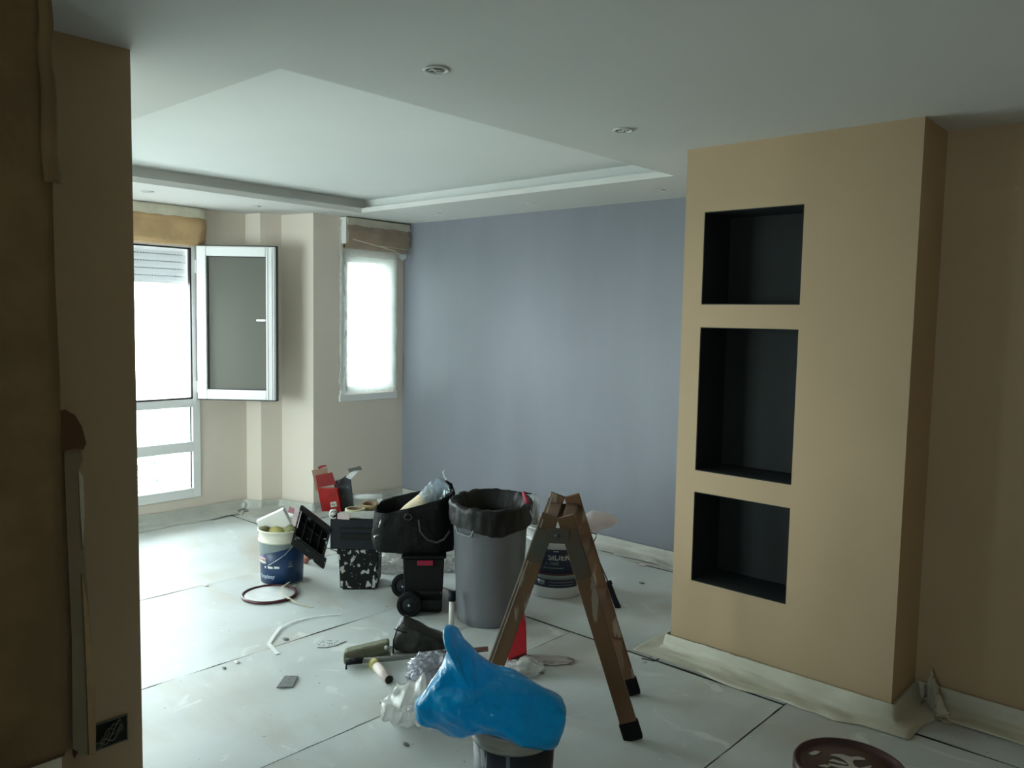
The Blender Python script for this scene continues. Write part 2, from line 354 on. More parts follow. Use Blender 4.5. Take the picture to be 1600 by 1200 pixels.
# niche pier: front face y=3.44, niches as recesses
NX0, NX1, NY = -2.02, -0.985, 3.44
nxa, nxb = -1.919, -1.446; NZ = [(0.381, 0.815), (0.918, 1.599), (1.705, 2.133)]; ND = 0.255
pr = MB(); pr.bb(NX0, nxa, NY, NY + .3, 0, H); pr.bb(nxb, NX1, NY, NY + .3, 0, H)
zs = [0] + [z for n_ in NZ for z in n_] + [H]
for i in range(0, len(zs), 2): pr.bb(nxa, nxb, NY, NY + .3, zs[i], zs[i + 1])
pr.bb(NX0, NX1, NY + .3, YB, 0, H); pr.bb(NX1 - .1, XMAX, 3.76, 3.9, 0, H)
wr = struct(pr.build('wall_right', 'beige'))
for z0, z1 in NZ:
    t = 0.004; x0, x1, y0, y1 = nxa, nxb, NY + .002, NY + ND
    MB().bb(x0, x1, y1 - t, y1, z0, z1).bb(x0, x0 + t, y0, y1 - t, z0, z1).bb(x1 - t, x1, y0, y1 - t, z0, z1).bb(x0 + t, x1 - t, y0, y1 - t, z0, z0 + t).bb(x0 + t, x1 - t, y0, y1 - t, z1 - t, z1).build('niche', 'niche', wr)['label'] = 'dark blue-grey painted niche'
# near left partition end, and the walls behind the viewer
struct(MB().bb(-2.80, -2.634, YMIN, 1.12, 0, H).build('wall_front', 'beige'))
struct(MB().bb(XMAX, XMAX + .2, YMIN, 3.9, 0, H).bb(-2.80, -.6, YMIN - .2, YMIN, 0, H).bb(0, XMAX + .2, YMIN - .2, YMIN, 0, H).bb(-.6, 0, YMIN - .2, YMIN, 0, 1.1).bb(-.6, 0, YMIN - .2, YMIN, 2.1, H).bb(-6.36, -5.7, -1.2, -1.0, 0, H).bb(-3.8, -2.80, -1.2, -1.0, 0, H).bb(-5.7, -3.8, -1.2, -1.0, 2.15, H).bb(-5.7, -3.8, -1.2, -1.0, 0, .45).build('wall_rear', 'beige'))
w3 = bpy.data.objects.new('added_window_3', None); C.objects.link(w3); w3.location = (-4.75, -1.1, .45); struct(w3, 'added unseen white window behind the partition')  # added window, never in view, brightens the far room
MB().bb(-.95, -.89, -.04, .04, 0, 1.7).bb(.89, .95, -.04, .04, 0, 1.7).bb(-.03, .03, -.04, .04, .06, 1.64).bb(-.89, .89, -.04, .04, 0, .06).bb(-.89, .89, -.04, .04, 1.64, 1.7).build('frame', 'pvc', w3)
for a, b in ((-.89, -.03), (.03, .89)): MB().bb(a, b, -.005, .0, .06, 1.64).build('pane', 'glass', w3)
w4 = bpy.data.objects.new('added_window_4', None); C.objects.link(w4); w4.location = (-.3, YMIN - .1, 1.1); struct(w4, 'small added unseen white window behind the viewer')  # added window out of view, lifts the light in the near room
MB().bb(-.3, -.25, -.03, .03, 0, 1).bb(.25, .3, -.03, .03, 0, 1).bb(-.25, .25, -.03, .03, 0, .05).bb(-.25, .25, -.03, .03, .95, 1).build('frame', 'pvc', w4)
MB().bb(-.25, .25, -.005, .0, .05, .95).build('pane', 'glass', w4)

# skirting boards
bs = MB(); bs.bb(-5.565, NX0, YB - .014, YB, 0, .075); struct(bs.build('baseboard_back', 'skirt'))
bs = MB(); bs.bb(NX0 - .014, NX1 + .014, NY - .014, NY, 0, .075).bb(NX1, NX1 + .014, NY, 3.76, 0, .075).bb(NX1 + .014, XMAX, 3.746, 3.76, 0, .075).bb(NX0 - .014, NX0, NY, YB - .014, 0, .075); struct(bs.build('baseboard_right', 'skirt'))
bs = MB(); bs.bb(XW, XW + .014, YMIN, 3.49, 0, .075).bb(-5.58, -5.566, 3.79, YB - .014, 0, .075)
for a, b in (((-6.125, 3.50), (-5.94, 3.535)), ((-5.95, 3.535), (-5.92, 3.71)), ((-5.92, 3.71), (-5.57, 3.785))):
    d = Vector((b[0] - a[0], b[1] - a[1], 0)); n_ = Vector((d.y, -d.x, 0)).normalized() * .014; bs.hexa((a[0], a[1], 0), d, n_, (0, 0, .075))
struct(bs.build('baseboard_left', 'skirt'))
struct(MB().bb(-2.634, -2.62, YMIN, 1.134, 0, .075).bb(-2.8, -2.634, 1.12, 1.134, 0, .075).build('baseboard_front', 'skirt'))

# ------------------------------------------------------------------ window 1 (tall, casement swung open)
w1 = bpy.data.objects.new('window_1', None); C.objects.link(w1); w1.location = (XW, WY1, WZ0); struct(w1, 'tall white plastic window with an open casement')
def W(mb, name, m, parent=None, **k):
    o = mb.build(name, m, parent or w1, **k)
    return o
def lw(x, y, z): return (x - XW, y - WY1, z - WZ0)
fb = MB()
def fbb(mb, x0, x1, y0, y1, z0, z1): mb.bb(x0 - XW, x1 - XW, y0 - WY1, y1 - WY1, z0 - WZ0, z1 - WZ0)
fx0, fx1 = XW - .07, XW + .012
fbb(fb, fx0, fx1, WY1 - .062, WY1, WZ0, WZ1); fbb(fb, fx0, fx1, WY0, WY0 + .062, WZ0, WZ1)
ys = [WY0 + .062, -.08, .53, 1.15, 1.77, 2.395, WY1 - .062]
for y in ys[1:-1]: fbb(fb, fx0, fx1, y - .035, y + .035, WZ0 + .075, WZ1 - .06)
for z0, z1 in ((WZ0, .24), (.532, .611), (.886, .950), (2.120, WZ1)): fbb(fb, fx0, fx1, WY0 + .062, WY1 - .062, z0, z1)
W(fb, 'frame', 'pvc', bevel=.004)
gk = MB()
for a, b in zip(ys[:-1], ys[1:]):
    a += .035 if a != ys[0] else 0; b -= .035 if b != ys[-1] else 0
    for z0, z1 in ((.24, .532), (.611, .886)):
        pn = MB(); fbb(pn, XW - .035, XW - .029, a, b, z0, z1); W(pn, 'pane', 'glass')
        g = MB(); fbb(g, XW - .028, XW - .018, b - .006, b, z0, z1); fbb(g, XW - .028, XW - .018, a, a + .006, z0, z1); W(g, 'gasket', 'gasket')
    z0, z1 = .950, 2.120
    g = MB(); fbb(g, XW - .02, XW + .013, b - .012, b, z0, z1); fbb(g, XW - .02, XW + .013, a, b, z0, z0 + .012); fbb(g, XW - .02, XW + .013, a, b, z1 - .010, z1); W(g, 'gasket', 'gasket')
    if b < 3: pn = MB(); fbb(pn, XW - .035, XW - .029, a, b, z0, z1); W(pn, 'pane', 'glass')
# roller shutter partly lowered outside
sh = bpy.data.objects.new('roller_shutter', None); C.objects.link(sh); sh.parent = w1
zc = 2.115
while zc > 1.875:
    s = MB(); prof = [(-.005, 0), (.006, .004), (.010, .026), (.006, .052), (-.005, .0565)]
    R = []
    for y in (WY0 + .07 - WY1, -.052): R.append([(-.085 + p[0], y, zc - .05 - WZ0 + p[1]) for p in prof])
    s.rings(R, (True, True), False); s.build('slat', 'slat', sh)
    d = MB(); k = WY0 + .09
    while k < WY1 - .09: fbb(d, XW - .081, XW - .0765, k, k + .009, zc - .0490, zc - .0460); k += .022
    d.build('slot_row', 'gasket', sh); zc -= .0555
# casement leaf swung into the room, hinged at the frame
hp = Vector((XW + .035, 3.075, 0)); e = at(424, 500, 6.42); e.z = 0; dr = (R0 * 1.0).normalized(); LW = .615; zb, z1_ = .952, 2.138
ls = bpy.data.objects.new('sash', None); C.objects.link(ls); ls.parent = w1
ls.location = (hp.x - XW, hp.y - WY1, 0); ls.rotation_euler = (0, 0, YAW - .02)
zo = WZ0
sf = MB()
for a, b, c_, d in ((0, .075, zb, z1_), (LW - .075, LW, zb, z1_), (.075, LW - .075, zb, zb + .075), (.075, LW - .075, z1_ - .075, z1_)): sf.bb(a, b, -.03, .035, c_ - zo, d - zo)
sf.build('sash_frame', 'pvc', ls, bevel=.006)
ed = MB()
for a, b, c_, d in ((-.008, 0, zb - .008, z1_ + .008), (LW, LW + .010, zb - .008, z1_ + .008), (0, LW, zb - .010, zb), (0, LW, z1_, z1_ + .010)): ed.bb(a, b, -.012, .012, c_ - zo, d - zo)
ed.build('sash_gasket', 'gasket', ls)
st = MB()
for a, b in ((LW - .075 + .012, LW - .075 + .016), (LW - .03, LW - .024), (LW - .012, LW - .009)): st.bb(a, b, -.036, -.03, zb - zo, z1_ - zo)
st.build('profile_ridges', 'slat', ls)
MB().bb(.075, LW - .075, -.002, .004, zb + .075 - zo, z1_ - .075 - zo).build('pane', film('grey_sash_glass', (0.27, 0.28, 0.24), 0.75, 0.5, 0.4, 0.0), ls)  # pane given an even grey, mostly opaque tone
g = MB()
for a, b, c_, d in ((.075, .083, zb + .075, z1_ - .075), (LW - .081, LW - .075, zb + .075, z1_ - .075), (.083, LW - .081, zb + .075, zb + .081), (.083, LW - .081, z1_ - .083, z1_ - .075)): g.bb(a, b, -.012, .008, c_ - zo, d - zo)
g.build('pane_gasket', 'gasket', ls)
MB().bb(LW - .155, LW - .085, -.012, -.006, 1.40, 1.415).bb(LW - .04, LW - .02, .035, .05, 1.28, 1.40).build('handle', 'metal', ls)
# hinges
MB().bb(.005, .030, -.03, -.01, 1.93 - WZ0, 2.03 - WZ0).bb(.005, .03, -.03, -.01, 1.0 - WZ0, 1.09 - WZ0).build('hinge', 'pvc', w1)

# outside: paving far below and one tree crown
struct(MB().bb(-120, -7.5, -70, 90, -9.2, -9.0).build('ground', 'concrete'))
tr = thing('tree', 'pale leafy tree beyond the lower pane of the tall window', 'tree', (-23.5, 9.6, -9.0))
MB().tube([(0, 0, 0), (.1, .1, 3), (.0, .1, 5.2)], [.2, .15, .1], 10).build('trunk', 'bark', tr)
cr = MB()
for i in range(520):
    a, b, rr = random.uniform(0, 2 * pi), random.uniform(-1, 1), random.uniform(.5, 1) ** .5
    c_ = Vector((cos(a) * rr * 1.5 * (1 - b * b) ** .5, sin(a) * rr * 1.5 * (1 - b * b) ** .5, 5.5 + b * 1.5 * rr)); u = Vector((random.gauss(0, 1), random.gauss(0, 1), random.gauss(0, 1))).normalized(); v = u.orthogonal().normalized() * .11
    cr.poly([c_ - u * .16, c_ + v, c_ + u * .16, c_ - v], [(0, 1, 2, 3)])
cr.build('foliage', 'leaf', tr, kind='stuff')

# ------------------------------------------------------------------ window 2 (narrow, behind milky film)
w2 = bpy.data.objects.new('window_2', None); C.objects.link(w2); w2.location = (-5.58, 4.345, .965); struct(w2, 'narrow white window behind milky masking film')
f2 = MB()
for y0, y1, z0, z1 in ((-.255, -.20, 0, 1.165), (.20, .255, 0, 1.165), (-.20, .20, 0, .06), (-.20, .20, 1.105, 1.165)): f2.bb(-.10, -.04, y0, y1, z0, z1)
f2.bb(-.006, .012, -.30, -.255, -.035, 1.165); f2.bb(-.006, .012, .255, .29, -.035, 1.165); f2.bb(-.006, .016, -.31, .30, -.06, 0)
f2.build('frame', 'pvc', w2, bevel=.003)
MB().bb(-.075, -.070, -.20, .20, .06, 1.105).build('pane', 'glass', w2)

def boxwrap(name, label, loc, y0, y1, z0, z1, dep, kraftm, seed, drop=.02):
    t = thing(name, label, 'shutter box', loc)
    x, y, z = loc
    MB().bb(0.001, dep - .006, y0 - y, y1 - y, z0 - z + .01, z1 - z - .002).build('box', 'white', t)
    def fn(u, v):
        yy = y0 - .004 + (y1 - y0 + .008) * u; pr_ = [(.003 + dep, z1 - .045), (dep + .012, z1 - .10), (dep + .018, (z0 + z1) / 2), (dep + .014, z0 + .03), (dep * .75, z0 - drop * .6), (dep * .35, z0 - drop * .3), (.006, z0)]
        k = v * (len(pr_) - 1); i = min(int(k), len(pr_) - 2); f = k - i; a, b = pr_[i], pr_[i + 1]
        xx = a[0] + (b[0] - a[0]) * f; zz = a[1] + (b[1] - a[1]) * f
        e = nz(yy * 9 + seed, v * 4, seed) * .012 + (abs(nz(yy * 5 + v * 6, seed * 2, v * 3)) - .15) * .02
        return (xx + e + .004 - x * 0, yy - y, zz - z + nz(yy * 14, seed) * .008 * (1 if v > .9 or v < .1 else .3))
    MB().sheet(fn, 60, 24).build('kraft_paper', kraftm, t, solid=.001)
    def fn2(u, v):
        yy = y0 - .006 + (y1 - y0 + .012) * u; zz = z1 - .004 - (z1 - z0) * (.28 + nz(yy * 22, seed) * .06) * v
        return (dep + .012 + .014 * v + nz(yy * 14, v * 3, seed) * .005 + (.0 if v < .9 else .003), yy - y, zz - z)
    MB().sheet(fn2, 60, 6).build('masking_strip', 'tape', t, solid=.0008)
    return t
boxwrap('shutter_box', 'kraft paper wrapped shutter box above the tall window', (XW, 2.15, 2.14), -.66, 3.125, 2.145, 2.43, .045, 'kraft', 1.3)
b2 = boxwrap('shutter_box', 'plastic and kraft paper wrapped shutter box above the narrow window', (-5.58, 4.36, 2.17), 4.045, 4.70, 2.20, 2.425, .085, mat('brown_kraft_under_film', (.38, .24, .13), .7, var=.3, vscale=8, bump=.5, bscale=18), 5.1, .05)
# film over box 2 and cord across it
def fn(u, v):
    yy = 4.03 + .675 * u; zz = 2.41 - .30 * v
    return (.125 + nz(yy * 10, v * 5, 3) * .02 + abs(nz(yy * 16, zz * 16, 7)) * .02 - max(0, v - .75) * .30, yy - 4.36, zz - 2.17 + nz(yy * 12, 8) * .015 * v)
MB().sheet(fn, 70, 30).build('plastic_film', film('thin_clear_film', (0.8, 0.8, 0.78), 0.28, 0.5), b2)
MB().tube([(.15, -.30, .07), (.152, -.05, .035), (.15, .29, .03)], .0025, 6).tube([(.152, -.05, .035), (.15, .12, .01), (.14, .22, -.03), (.12, .25, -.05)], .0022, 6).build('cord', 'tape', b2)
crumple((.13, .24, -.035), (.015, .035, .025), .5, 3, 3, None).build('film_knot', 'filmclear', b2)
# milky film taped over window 2
def fn(u, v):
    yy = 4.06 + .565 * u + (nz(v * 6, 4) * .012 if u in (0, 1) else 0); zz = 2.19 - 1.205 * v
    edge = min(u, 1 - u, v * 1.2, (1 - v) * 2) ; k = max(0, 1 - edge / .16)
    return (.022 + .022 * (1 - k) + k * (abs(nz(yy * 16, zz * 5, 2)) * .018 + nz(yy * 8, zz * 9, 5) * .008), yy - 4.345, zz - .98)
fo = MB().sheet(fn, 60, 110).build('window_film', 'filmwhite'); fo.location = (-5.58, 4.345, .98); tag(fo, 'milky plastic film taped over the narrow window', 'plastic film')
def fn(u, v):
    yy = 4.02 + .09 * u; zz = 2.40 - 1.40 * v
    return (.012 + abs(nz(yy * 30, zz * 8, 12)) * .03 + .01 * u, yy - 4.07 + nz(zz * 5, 3) * .012, zz - 1)
fo2 = MB().sheet(fn, 10, 110).build('film_edge_strip', film('loose_clear_film', (0.72, 0.72, 0.68), 0.62, 0.45)); fo2.location = (-5.58, 4.07, 1); tag(fo2, 'loose crinkled film strip left of the narrow window', 'plastic film')

# ------------------------------------------------------------------ ceiling spotlights
spots = [(-2.03, 1.85, 'empty round spotlight hole in ceiling, nearest and largest'), (-2.03, 2.92, 'round spotlight hole left of the niche pier top'), (-2.76, 4.37, 'round spotlight above blue wall, nearest the niche pier'),
         (-3.80, 4.36, 'round spotlight above the middle of the blue wall'), (-4.75, 4.34, 'round spotlight near the corner of blue wall and narrow window'), (-5.60, 3.29, 'round spotlight in front of the stepped column'), (-5.56, 2.46, 'round spotlight in front of the tall window')]
def ring(): return MB().lathe([(.041, .0), (.045, -.004), (.040, -.007), (.034, -.006), (.032, -.001)], 36)
pro = None
for x, y, lb in spots:
    t = thing('spotlight', lb, 'spotlight', (x, y, H), random.uniform(0, 6), 'recessed ceiling spotlights')
    if pro is None:
        a = ring().build('trim_ring', 'white', t)
        b = MB().lathe([(.034, -.0008), (.012, -.0015), (.001, -.0015)], 30).build('recess', mat('grey_recess_shade', (.16, .17, .15), .6), t)  # flat grey disc below the ceiling, shade of the hole painted in
        c_ = MB().box((.012, .004, -.005), (.034, .007, .006), Matrix.Rotation(.6, 3, 'Z')).box((-.014, -.008, -.005), (.022, .008, .006), Matrix.Rotation(-.9, 3, 'Z')).tube([(-.02, .015, -.004), (-.005, .02, -.009), (.015, .012, -.008), (.022, -.012, -.004)], .002, 6).build('socket', 'white', t); pro = (a, b, c_)
    else:
        for o in pro:
            k = o.copy(); C.objects.link(k); k.parent = t

# ------------------------------------------------------------------ near left paper-covered door edge
def zy(px, X):  # world y where pixel column px meets plane x=X at eye level
    d = ray(px, 600); return d.y * X / d.x
XD = -2.35; y1 = .795
dt = thing('papered_door', 'tall door edge wrapped in brown kraft paper at far left', 'door', (XD, .3, 0))
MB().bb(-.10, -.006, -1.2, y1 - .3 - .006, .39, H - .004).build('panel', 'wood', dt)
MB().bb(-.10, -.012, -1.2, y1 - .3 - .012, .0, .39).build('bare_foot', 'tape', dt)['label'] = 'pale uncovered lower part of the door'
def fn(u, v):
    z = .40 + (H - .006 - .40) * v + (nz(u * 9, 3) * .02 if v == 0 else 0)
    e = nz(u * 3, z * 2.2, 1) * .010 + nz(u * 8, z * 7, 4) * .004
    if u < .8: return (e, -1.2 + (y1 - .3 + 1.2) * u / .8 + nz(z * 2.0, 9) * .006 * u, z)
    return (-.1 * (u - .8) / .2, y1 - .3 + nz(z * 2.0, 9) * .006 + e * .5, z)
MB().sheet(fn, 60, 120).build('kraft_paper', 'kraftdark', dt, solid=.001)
def fn(u, v):   # peeled upper edge
    z = 1.95 + .50 * v; return (.012 + .012 * sin(u * 3), y1 - .3 - .03 + .042 * u * (1 - .25 * v) + .007 * nz(z * 9, 2), min(z, H - .01))
MB().sheet(fn, 8, 30).build('peeled_flap', 'kraftdark', dt, solid=.001)
# torn tab and hanging masking strips between door and wall
tt = thing('torn_paper', 'torn brown paper tab with pale strips hanging beside the papered door', 'paper', (-2.60, .9, 0))
Y = lambda px: zy(px, -2.60) - .9
zz_ = lambda py, px=110: (CAM_H + ray(px, py).z * (-2.60 / ray(px, py).x))
tabp = [(88, 642), (100, 640), (114, 648), (124, 665), (131, 692), (126, 702), (112, 700), (98, 704), (90, 712)]
def yzprism(pts, x0, x1, name, m, parent, kx=None):
    a = [Vector((x0, Y(px), zz_(py, px))) for px, py in pts]; n = len(a); b = [v + Vector((x1 - x0, 0, 0)) for v in a]
    return MB().poly(a + b, [tuple(range(n)), tuple(range(2 * n - 1, n - 1, -1))] + [(i, i + n, (i + 1) % n + n, (i + 1) % n) for i in range(n)]).build(name, m, parent)
yzprism(tabp, .004, .010, 'paper_tab', mat('dark_brown_paper', (.15, .065, .022), .7, var=.2), tt)
yzprism([(98, 704), (113, 700), (126, 702), (128, 720), (120, 735), (127, 760), (126, 850), (132, 960), (140, 1080), (137, 1185), (100, 1185), (103, 1000), (100, 850)], -.008, -.004, 'masking_strip', mat('beige_strip', (.32, .25, .15), .7, var=.1), tt)
yzprism([(120, 735), (127, 745), (128, 800), (124, 860), (121, 800)], -.004, -.001, 'curled_edge', 'tape', tt)
yzprism([(121, 900), (129, 945), (140, 1080), (137, 1185), (126, 1185), (124, 1000)], -.004, -.001, 'curled_edge', 'kraft', tt)
yzprism([(97, 1174), (106, 1178), (99, 1188)], .006, .012, 'folded_corner', mat('dark_brown_fold', (.06, .025, .01), .7), tt)

# socket box in the near wall
sk = thing('socket_box', 'open wall socket box full of loose cables near the floor', 'socket', (-2.634, 1.016, .27))
MB().bb(-.001, .003, -.052, .052, -.040, .042).build('cavity_shade', 'cavity_shade', sk)  # solid dark plate on the wall, painted as the shaded box interior
rim = MB(); rim.bb(.003, .006, -.054, .054, .040, .044).bb(.003, .006, -.054, .054, -.044, -.040).bb(.003, .006, -.056, -.052, -.044, .044).bb(.003, .006, .052, .056, -.044, .044); rim.build('rim', 'wire', sk)
for k in range(7):
    pts = [(.006 + .006 * sin(i * .5 + k), -.045 + .09 * i / 9 * (1 - k * .04), -.030 + .055 * i / 9 * (.6 + .1 * k) + .014 * sin(i * .9 + k * 1.7)) for i in range(10)]
    MB().tube(pts, .0028, 6).build('cable', 'wire', sk)

# ------------------------------------------------------------------ floor paper
sheets = [
 (-6.11, -4.52, .2, 3.28, 'white floor paper in front of the tall window'), (-4.52, -3.425, .2, 3.28, 'floor paper under the blue label pail'),
 (-3.425, -2.512, -.8, 3.28, 'floor paper strip under the wheeled tool cart'), (-2.512, -1.363, -.8, 3.28, 'floor paper strip under the wooden stepladder'),
 (-1.363, -.25, -.8, 3.415, 'stained floor paper at the foot of the niche pier'), (-.25, 1.6, -.8, 3.415, 'floor paper at bottom right corner'),
 (-5.56, -3.40, 3.29, 4.55, 'floor paper in the corner below the narrow window'), (-3.40, -2.04, 3.29, 4.55, 'floor paper between grey bin and blue wall'), (-5.56, -2.04, 4.56, 4.70, 'narrow floor paper strip along the blue wall'),
 (-2.04, -1.363, 3.29, 3.42, 'small floor paper piece against the niche pier'),
 (-6.11, -5.565, 3.285, 3.50, 'small floor paper piece in the corner beside the tall window'), (-.97, 1.6, 3.42, 3.74, 'floor paper strip in the recess right of the niche pier')]
for k, (x0, x1, ya, yb, lb) in enumerate(sheets):
    nx, ny = max(2, int((x1 - x0) / .04)), max(2, int((yb - ya) / .04))
    def fn(u, v):
        x = x0 + (x1 - x0 - .005) * u; y = ya + (yb - ya - .005) * v
        ed = min(u * (x1 - x0), (1 - u) * (x1 - x0), v * (yb - ya), (1 - v) * (yb - ya))
        z = .0008 + .0016 * (nz(x * 1.7, y * 1.1, k) + .6) + max(0, .05 - ed) * .11 * max(0, nz(x * 2.3, y * 2.3, 5 + k) + .05)
        z += .0022 * max(0, 1 - abs(nz(x * .8 + k, y * 2.6, 3)) * 14)
        if k == 0 and x < -5.9: z = min(z, .0015)
        if y > 3.27: x += 0
        return (x - x0, y - ya, z)
    o = MB().sheet(fn, nx, ny).build('floor_paper', 'paper'); o.location = (x0, ya, -.0005 * 0 + .0003); tag(o, lb, 'floor paper', 'protective paper sheets on the floor')

# ------------------------------------------------------------------ masking film along the skirtings
def skirtfilm(path, name, lb, spread=.12, m='tape', seed=1, h=.088):
    P = [Vector((x, y, 0)) for x, y in path]; L_ = [0]
    for a, b in zip(P[:-1], P[1:]): L_.append(L_[-1] + (b - a).length)
    def pos(s):
        s = min(max(s, 0), L_[-1])
        for i in range(len(P) - 1):
            if s <= L_[i + 1] + 1e-9:
                d = (P[i + 1] - P[i]).normalized(); n = Vector((d.y, -d.x, 0)); p = P[i] + d * (s - L_[i])
                if i < len(P) - 2 and L_[i + 1] - s < .03: d2 = (P[i + 2] - P[i + 1]).normalized(); n = (n + Vector((d2.y, -d2.x, 0)))
                if i > 0 and s - L_[i] < .03: d2 = (P[i] - P[i - 1]).normalized(); n = (n + Vector((d2.y, -d2.x, 0)))
                return p, n.normalized() * (1.35 if n.length > 1.2 else 1)
    prof = [(.017, h), (.021, h * .75), (.026, h * .4), (.038, .018), (.065, .008), (.10, .006), (spread, .004)]
    nu = int(L_[-1] / .02)
    def fn(u, v):
        s = u * L_[-1]; p, n = pos(s); k = v * (len(prof) - 1); i = min(int(k), len(prof) - 2); f = k - i
        d = prof[i][0] + (prof[i + 1][0] - prof[i][0]) * f; z = prof[i][1] + (prof[i + 1][1] - prof[i][1]) * f
        w_ = abs(nz(s * 5 + seed, v * 2.5, 1)); d2 = d + (w_ * .035 if 0.05 < v else 0) * v + (nz(s * 3, seed) * .045 * v * v); z2 = z + (w_ * .022 + abs(nz(s * 16, v * 6, seed)) * .010) * (v > 0.05) * (1 - .5 * v)
        if v > .98: z2 = .004 + max(0, nz(s * 2.5, seed, 7)) * .018
        q = p + n * max(d2, .017); return (q.x - P[0].x, q.y - P[0].y, z2)
    o = MB().sheet(fn, nu, 18).build(name, m, solid=.0008); o.location = P[0]; return tag(o, lb, 'masking film')
mf = mat('cream_masking_film', (.60, .58, .47), .45, var=.12, vscale=6, bump=.3, bscale=20)
mfg = mat('grey_masking_film', (.52, .53, .48), .4, var=.16, vscale=7, bump=.4, bscale=20)
skirtfilm([(XW, 1.0), (XW, 3.49), (-5.95, 3.53), (-5.91, 3.70), (-5.58, 3.78), (-5.575, YB - .01)], 'masking_film', 'crumpled masking film along the window wall skirting', .16, mfg, 2)
skirtfilm([(-5.55, YB), (NX0 - .02, YB)], 'masking_film', 'masking film along the blue wall skirting', .10, mfg, 4)
skirtfilm([(NX0, 3.9), (NX0, NY), (NX1, NY), (NX1, 3.76), (XMAX - .05, 3.76)], 'masking_film', 'cream masking film along the niche pier skirting', .13, mf, 6)
cc = thing('masking_tuft', 'crumpled cream film tuft in the corner right of niche pier', 'masking film', (-.93, 3.70, 0))
for k in range(4):
    def fn(u, v, k=k): return (.02 + .035 * k * .5 + .05 * u * (1 - v) + .012 * nz(v * 6, k, 3), -.02 - .025 * k + .03 * u + .012 * nz(v * 7, u * 3, k), .006 + (.16 - .02 * k) * v)
    MB().sheet(fn, 6, 16).build('film_fold', mf, cc, solid=.001)
# thin cracks/tears and scraps
sc = tag(MB().strip([fl(1003, 1029, .004), fl(1022, 1033, .004), fl(1035, 1027, .004), fl(1052, 1031, .004), fl(1062, 1034, .004)], .010).strip([fl(1026, 1021, .004), fl(1035, 1027, .005)], .009).build('torn_tape', 'gasket'), 'thin dark torn strip on floor at left foot of niche pier', 'tape')

# ------------------------------------------------------------------ grey round bin with black liner
bc = fl(762, 985) + F0 * .178; bin_ = thing('rubbish_bin', 'tall round grey bin lined with a black bag', 'bin', (bc.x, bc.y, 0), YAW)
Rt, Rb, Hb = .205, .172, .635
MB().lathe([(0.001, .004), (Rb - .01, .004), (Rb, .012), (Rb + .003, .05), (Rt - .004, Hb - .06), (Rt + .006, Hb - .055), (Rt + .006, Hb - .03), (Rt - .002, Hb - .028), (Rt, Hb - .01), (Rt + .010, Hb), (Rt, Hb + .004), (Rt - .008, Hb), (Rt - .012, Hb - .08), (Rb - .006, .02), (.001, .015)], 64).build('body', 'bin', bin_)
def jl(a, k, r, z):
    w_ = abs(nz(cos(a) * 3.2, sin(a) * 3.2, z * 7)) * .011 + nz(cos(a) * 7, sin(a) * 7, z * 22) * .007
    if k == 0: z += nz(cos(a) * 1.6, sin(a) * 1.6, 4) * .035 - .02 * cos(a + .8)
    if 5 <= k <= 7: z += nz(cos(a) * 4, sin(a) * 4, 9) * .012 + .012 * sin(a)
    return r + w_, z + nz(cos(a) * 8, sin(a) * 8, k) * .004
MB().lathe([(Rt + .010, Hb - .098), (Rt + .012, Hb - .08), (Rt + .012, Hb - .05), (Rt + .014, Hb - .02), (Rt + .016, Hb + .0), (Rt + .010, Hb + .018), (Rt - .003, Hb + .022), (Rt - .016, Hb + .012), (Rt - .045, Hb - .05), (Rt - .05, Hb - .12), (Rt - .05, Hb - .2), (Rt - .055, Hb - .3), (.10, Hb - .34), (.001, Hb - .33)], 140, jit=jl).build('bin_liner', 'liner', bin_)
for aa in (-2.24, .90):
    def hp_(da, z, r=Rt + .016): return (r * cos(aa + da), r * sin(aa + da), z)
    MB().tube([hp_(-.33, Hb - .075, Rt), hp_(-.27, Hb - .10), hp_(-.16, Hb - .128), hp_(.17, Hb - .135), hp_(.25, Hb - .13), hp_(.28, Hb - .11), hp_(.28, Hb - .085, Rt)], .0055, 8).build('handle', 'bin', bin_)

# brush with red handle leaning out of the bin
fb_ = Fr(bc); pbr = thing('paint_brush', 'red handled brush sticking out of the bin, wire rim below', 'brush', bc, YAW)
a, b = fb_.q(818, 769, -.02), fb_.q(826, 792, -.06); c_ = fb_.q(832, 808, -.10)
MB().tube([a, a.lerp(b, .5), b], [.010, .012, .010], 10).build('handle', mat('crimson_grip', (.35, .015, .05), .4), pbr)
MB().tube([b, c_], [.004, .003], 8).build('shank', 'whitepole', pbr)
MB().tube([a, a + Vector((.02, 0, -.006)), a + Vector((.045, 0, -.008))], [.006, .004, .002], 8).build('hook', 'black', pbr)

# ------------------------------------------------------------------ wheeled black tool cart
cf = fl(661, 962); ct = thing('tool_cart', 'black wheeled tool cart with a red badge', 'cart', (cf.x, cf.y, 0), YAW + .08)
fc = Fr(cf); cw = .112; chh = .330; cd = .36
def body(mb, w0, w1, z0, z1, y0, y1, ins=.01):
    vs = [(-w0, y0 + ins, z0), (w0, y0 + ins, z0), (w0, y1, z0), (-w0, y1, z0), (-w1, y0, z1), (w1, y0, z1), (w1, y1, z1), (-w1, y1, z1)]
    return mb.poly(vs, [(3, 2, 1, 0), (4, 5, 6, 7), (0, 1, 5, 4), (1, 2, 6, 5), (2, 3, 7, 6), (3, 0, 4, 7)])
body(MB(), cw - .012, cw, .012, chh - .02, .01, cd).build('body', 'black', ct, bevel=.006)
MB().bb(-cw - .008, cw + .010, -.004, cd + .01, chh - .014, chh).build('rim', 'black', ct, bevel=.005)
p = fc.q(655, 876); p2 = fc.q(675, 884)
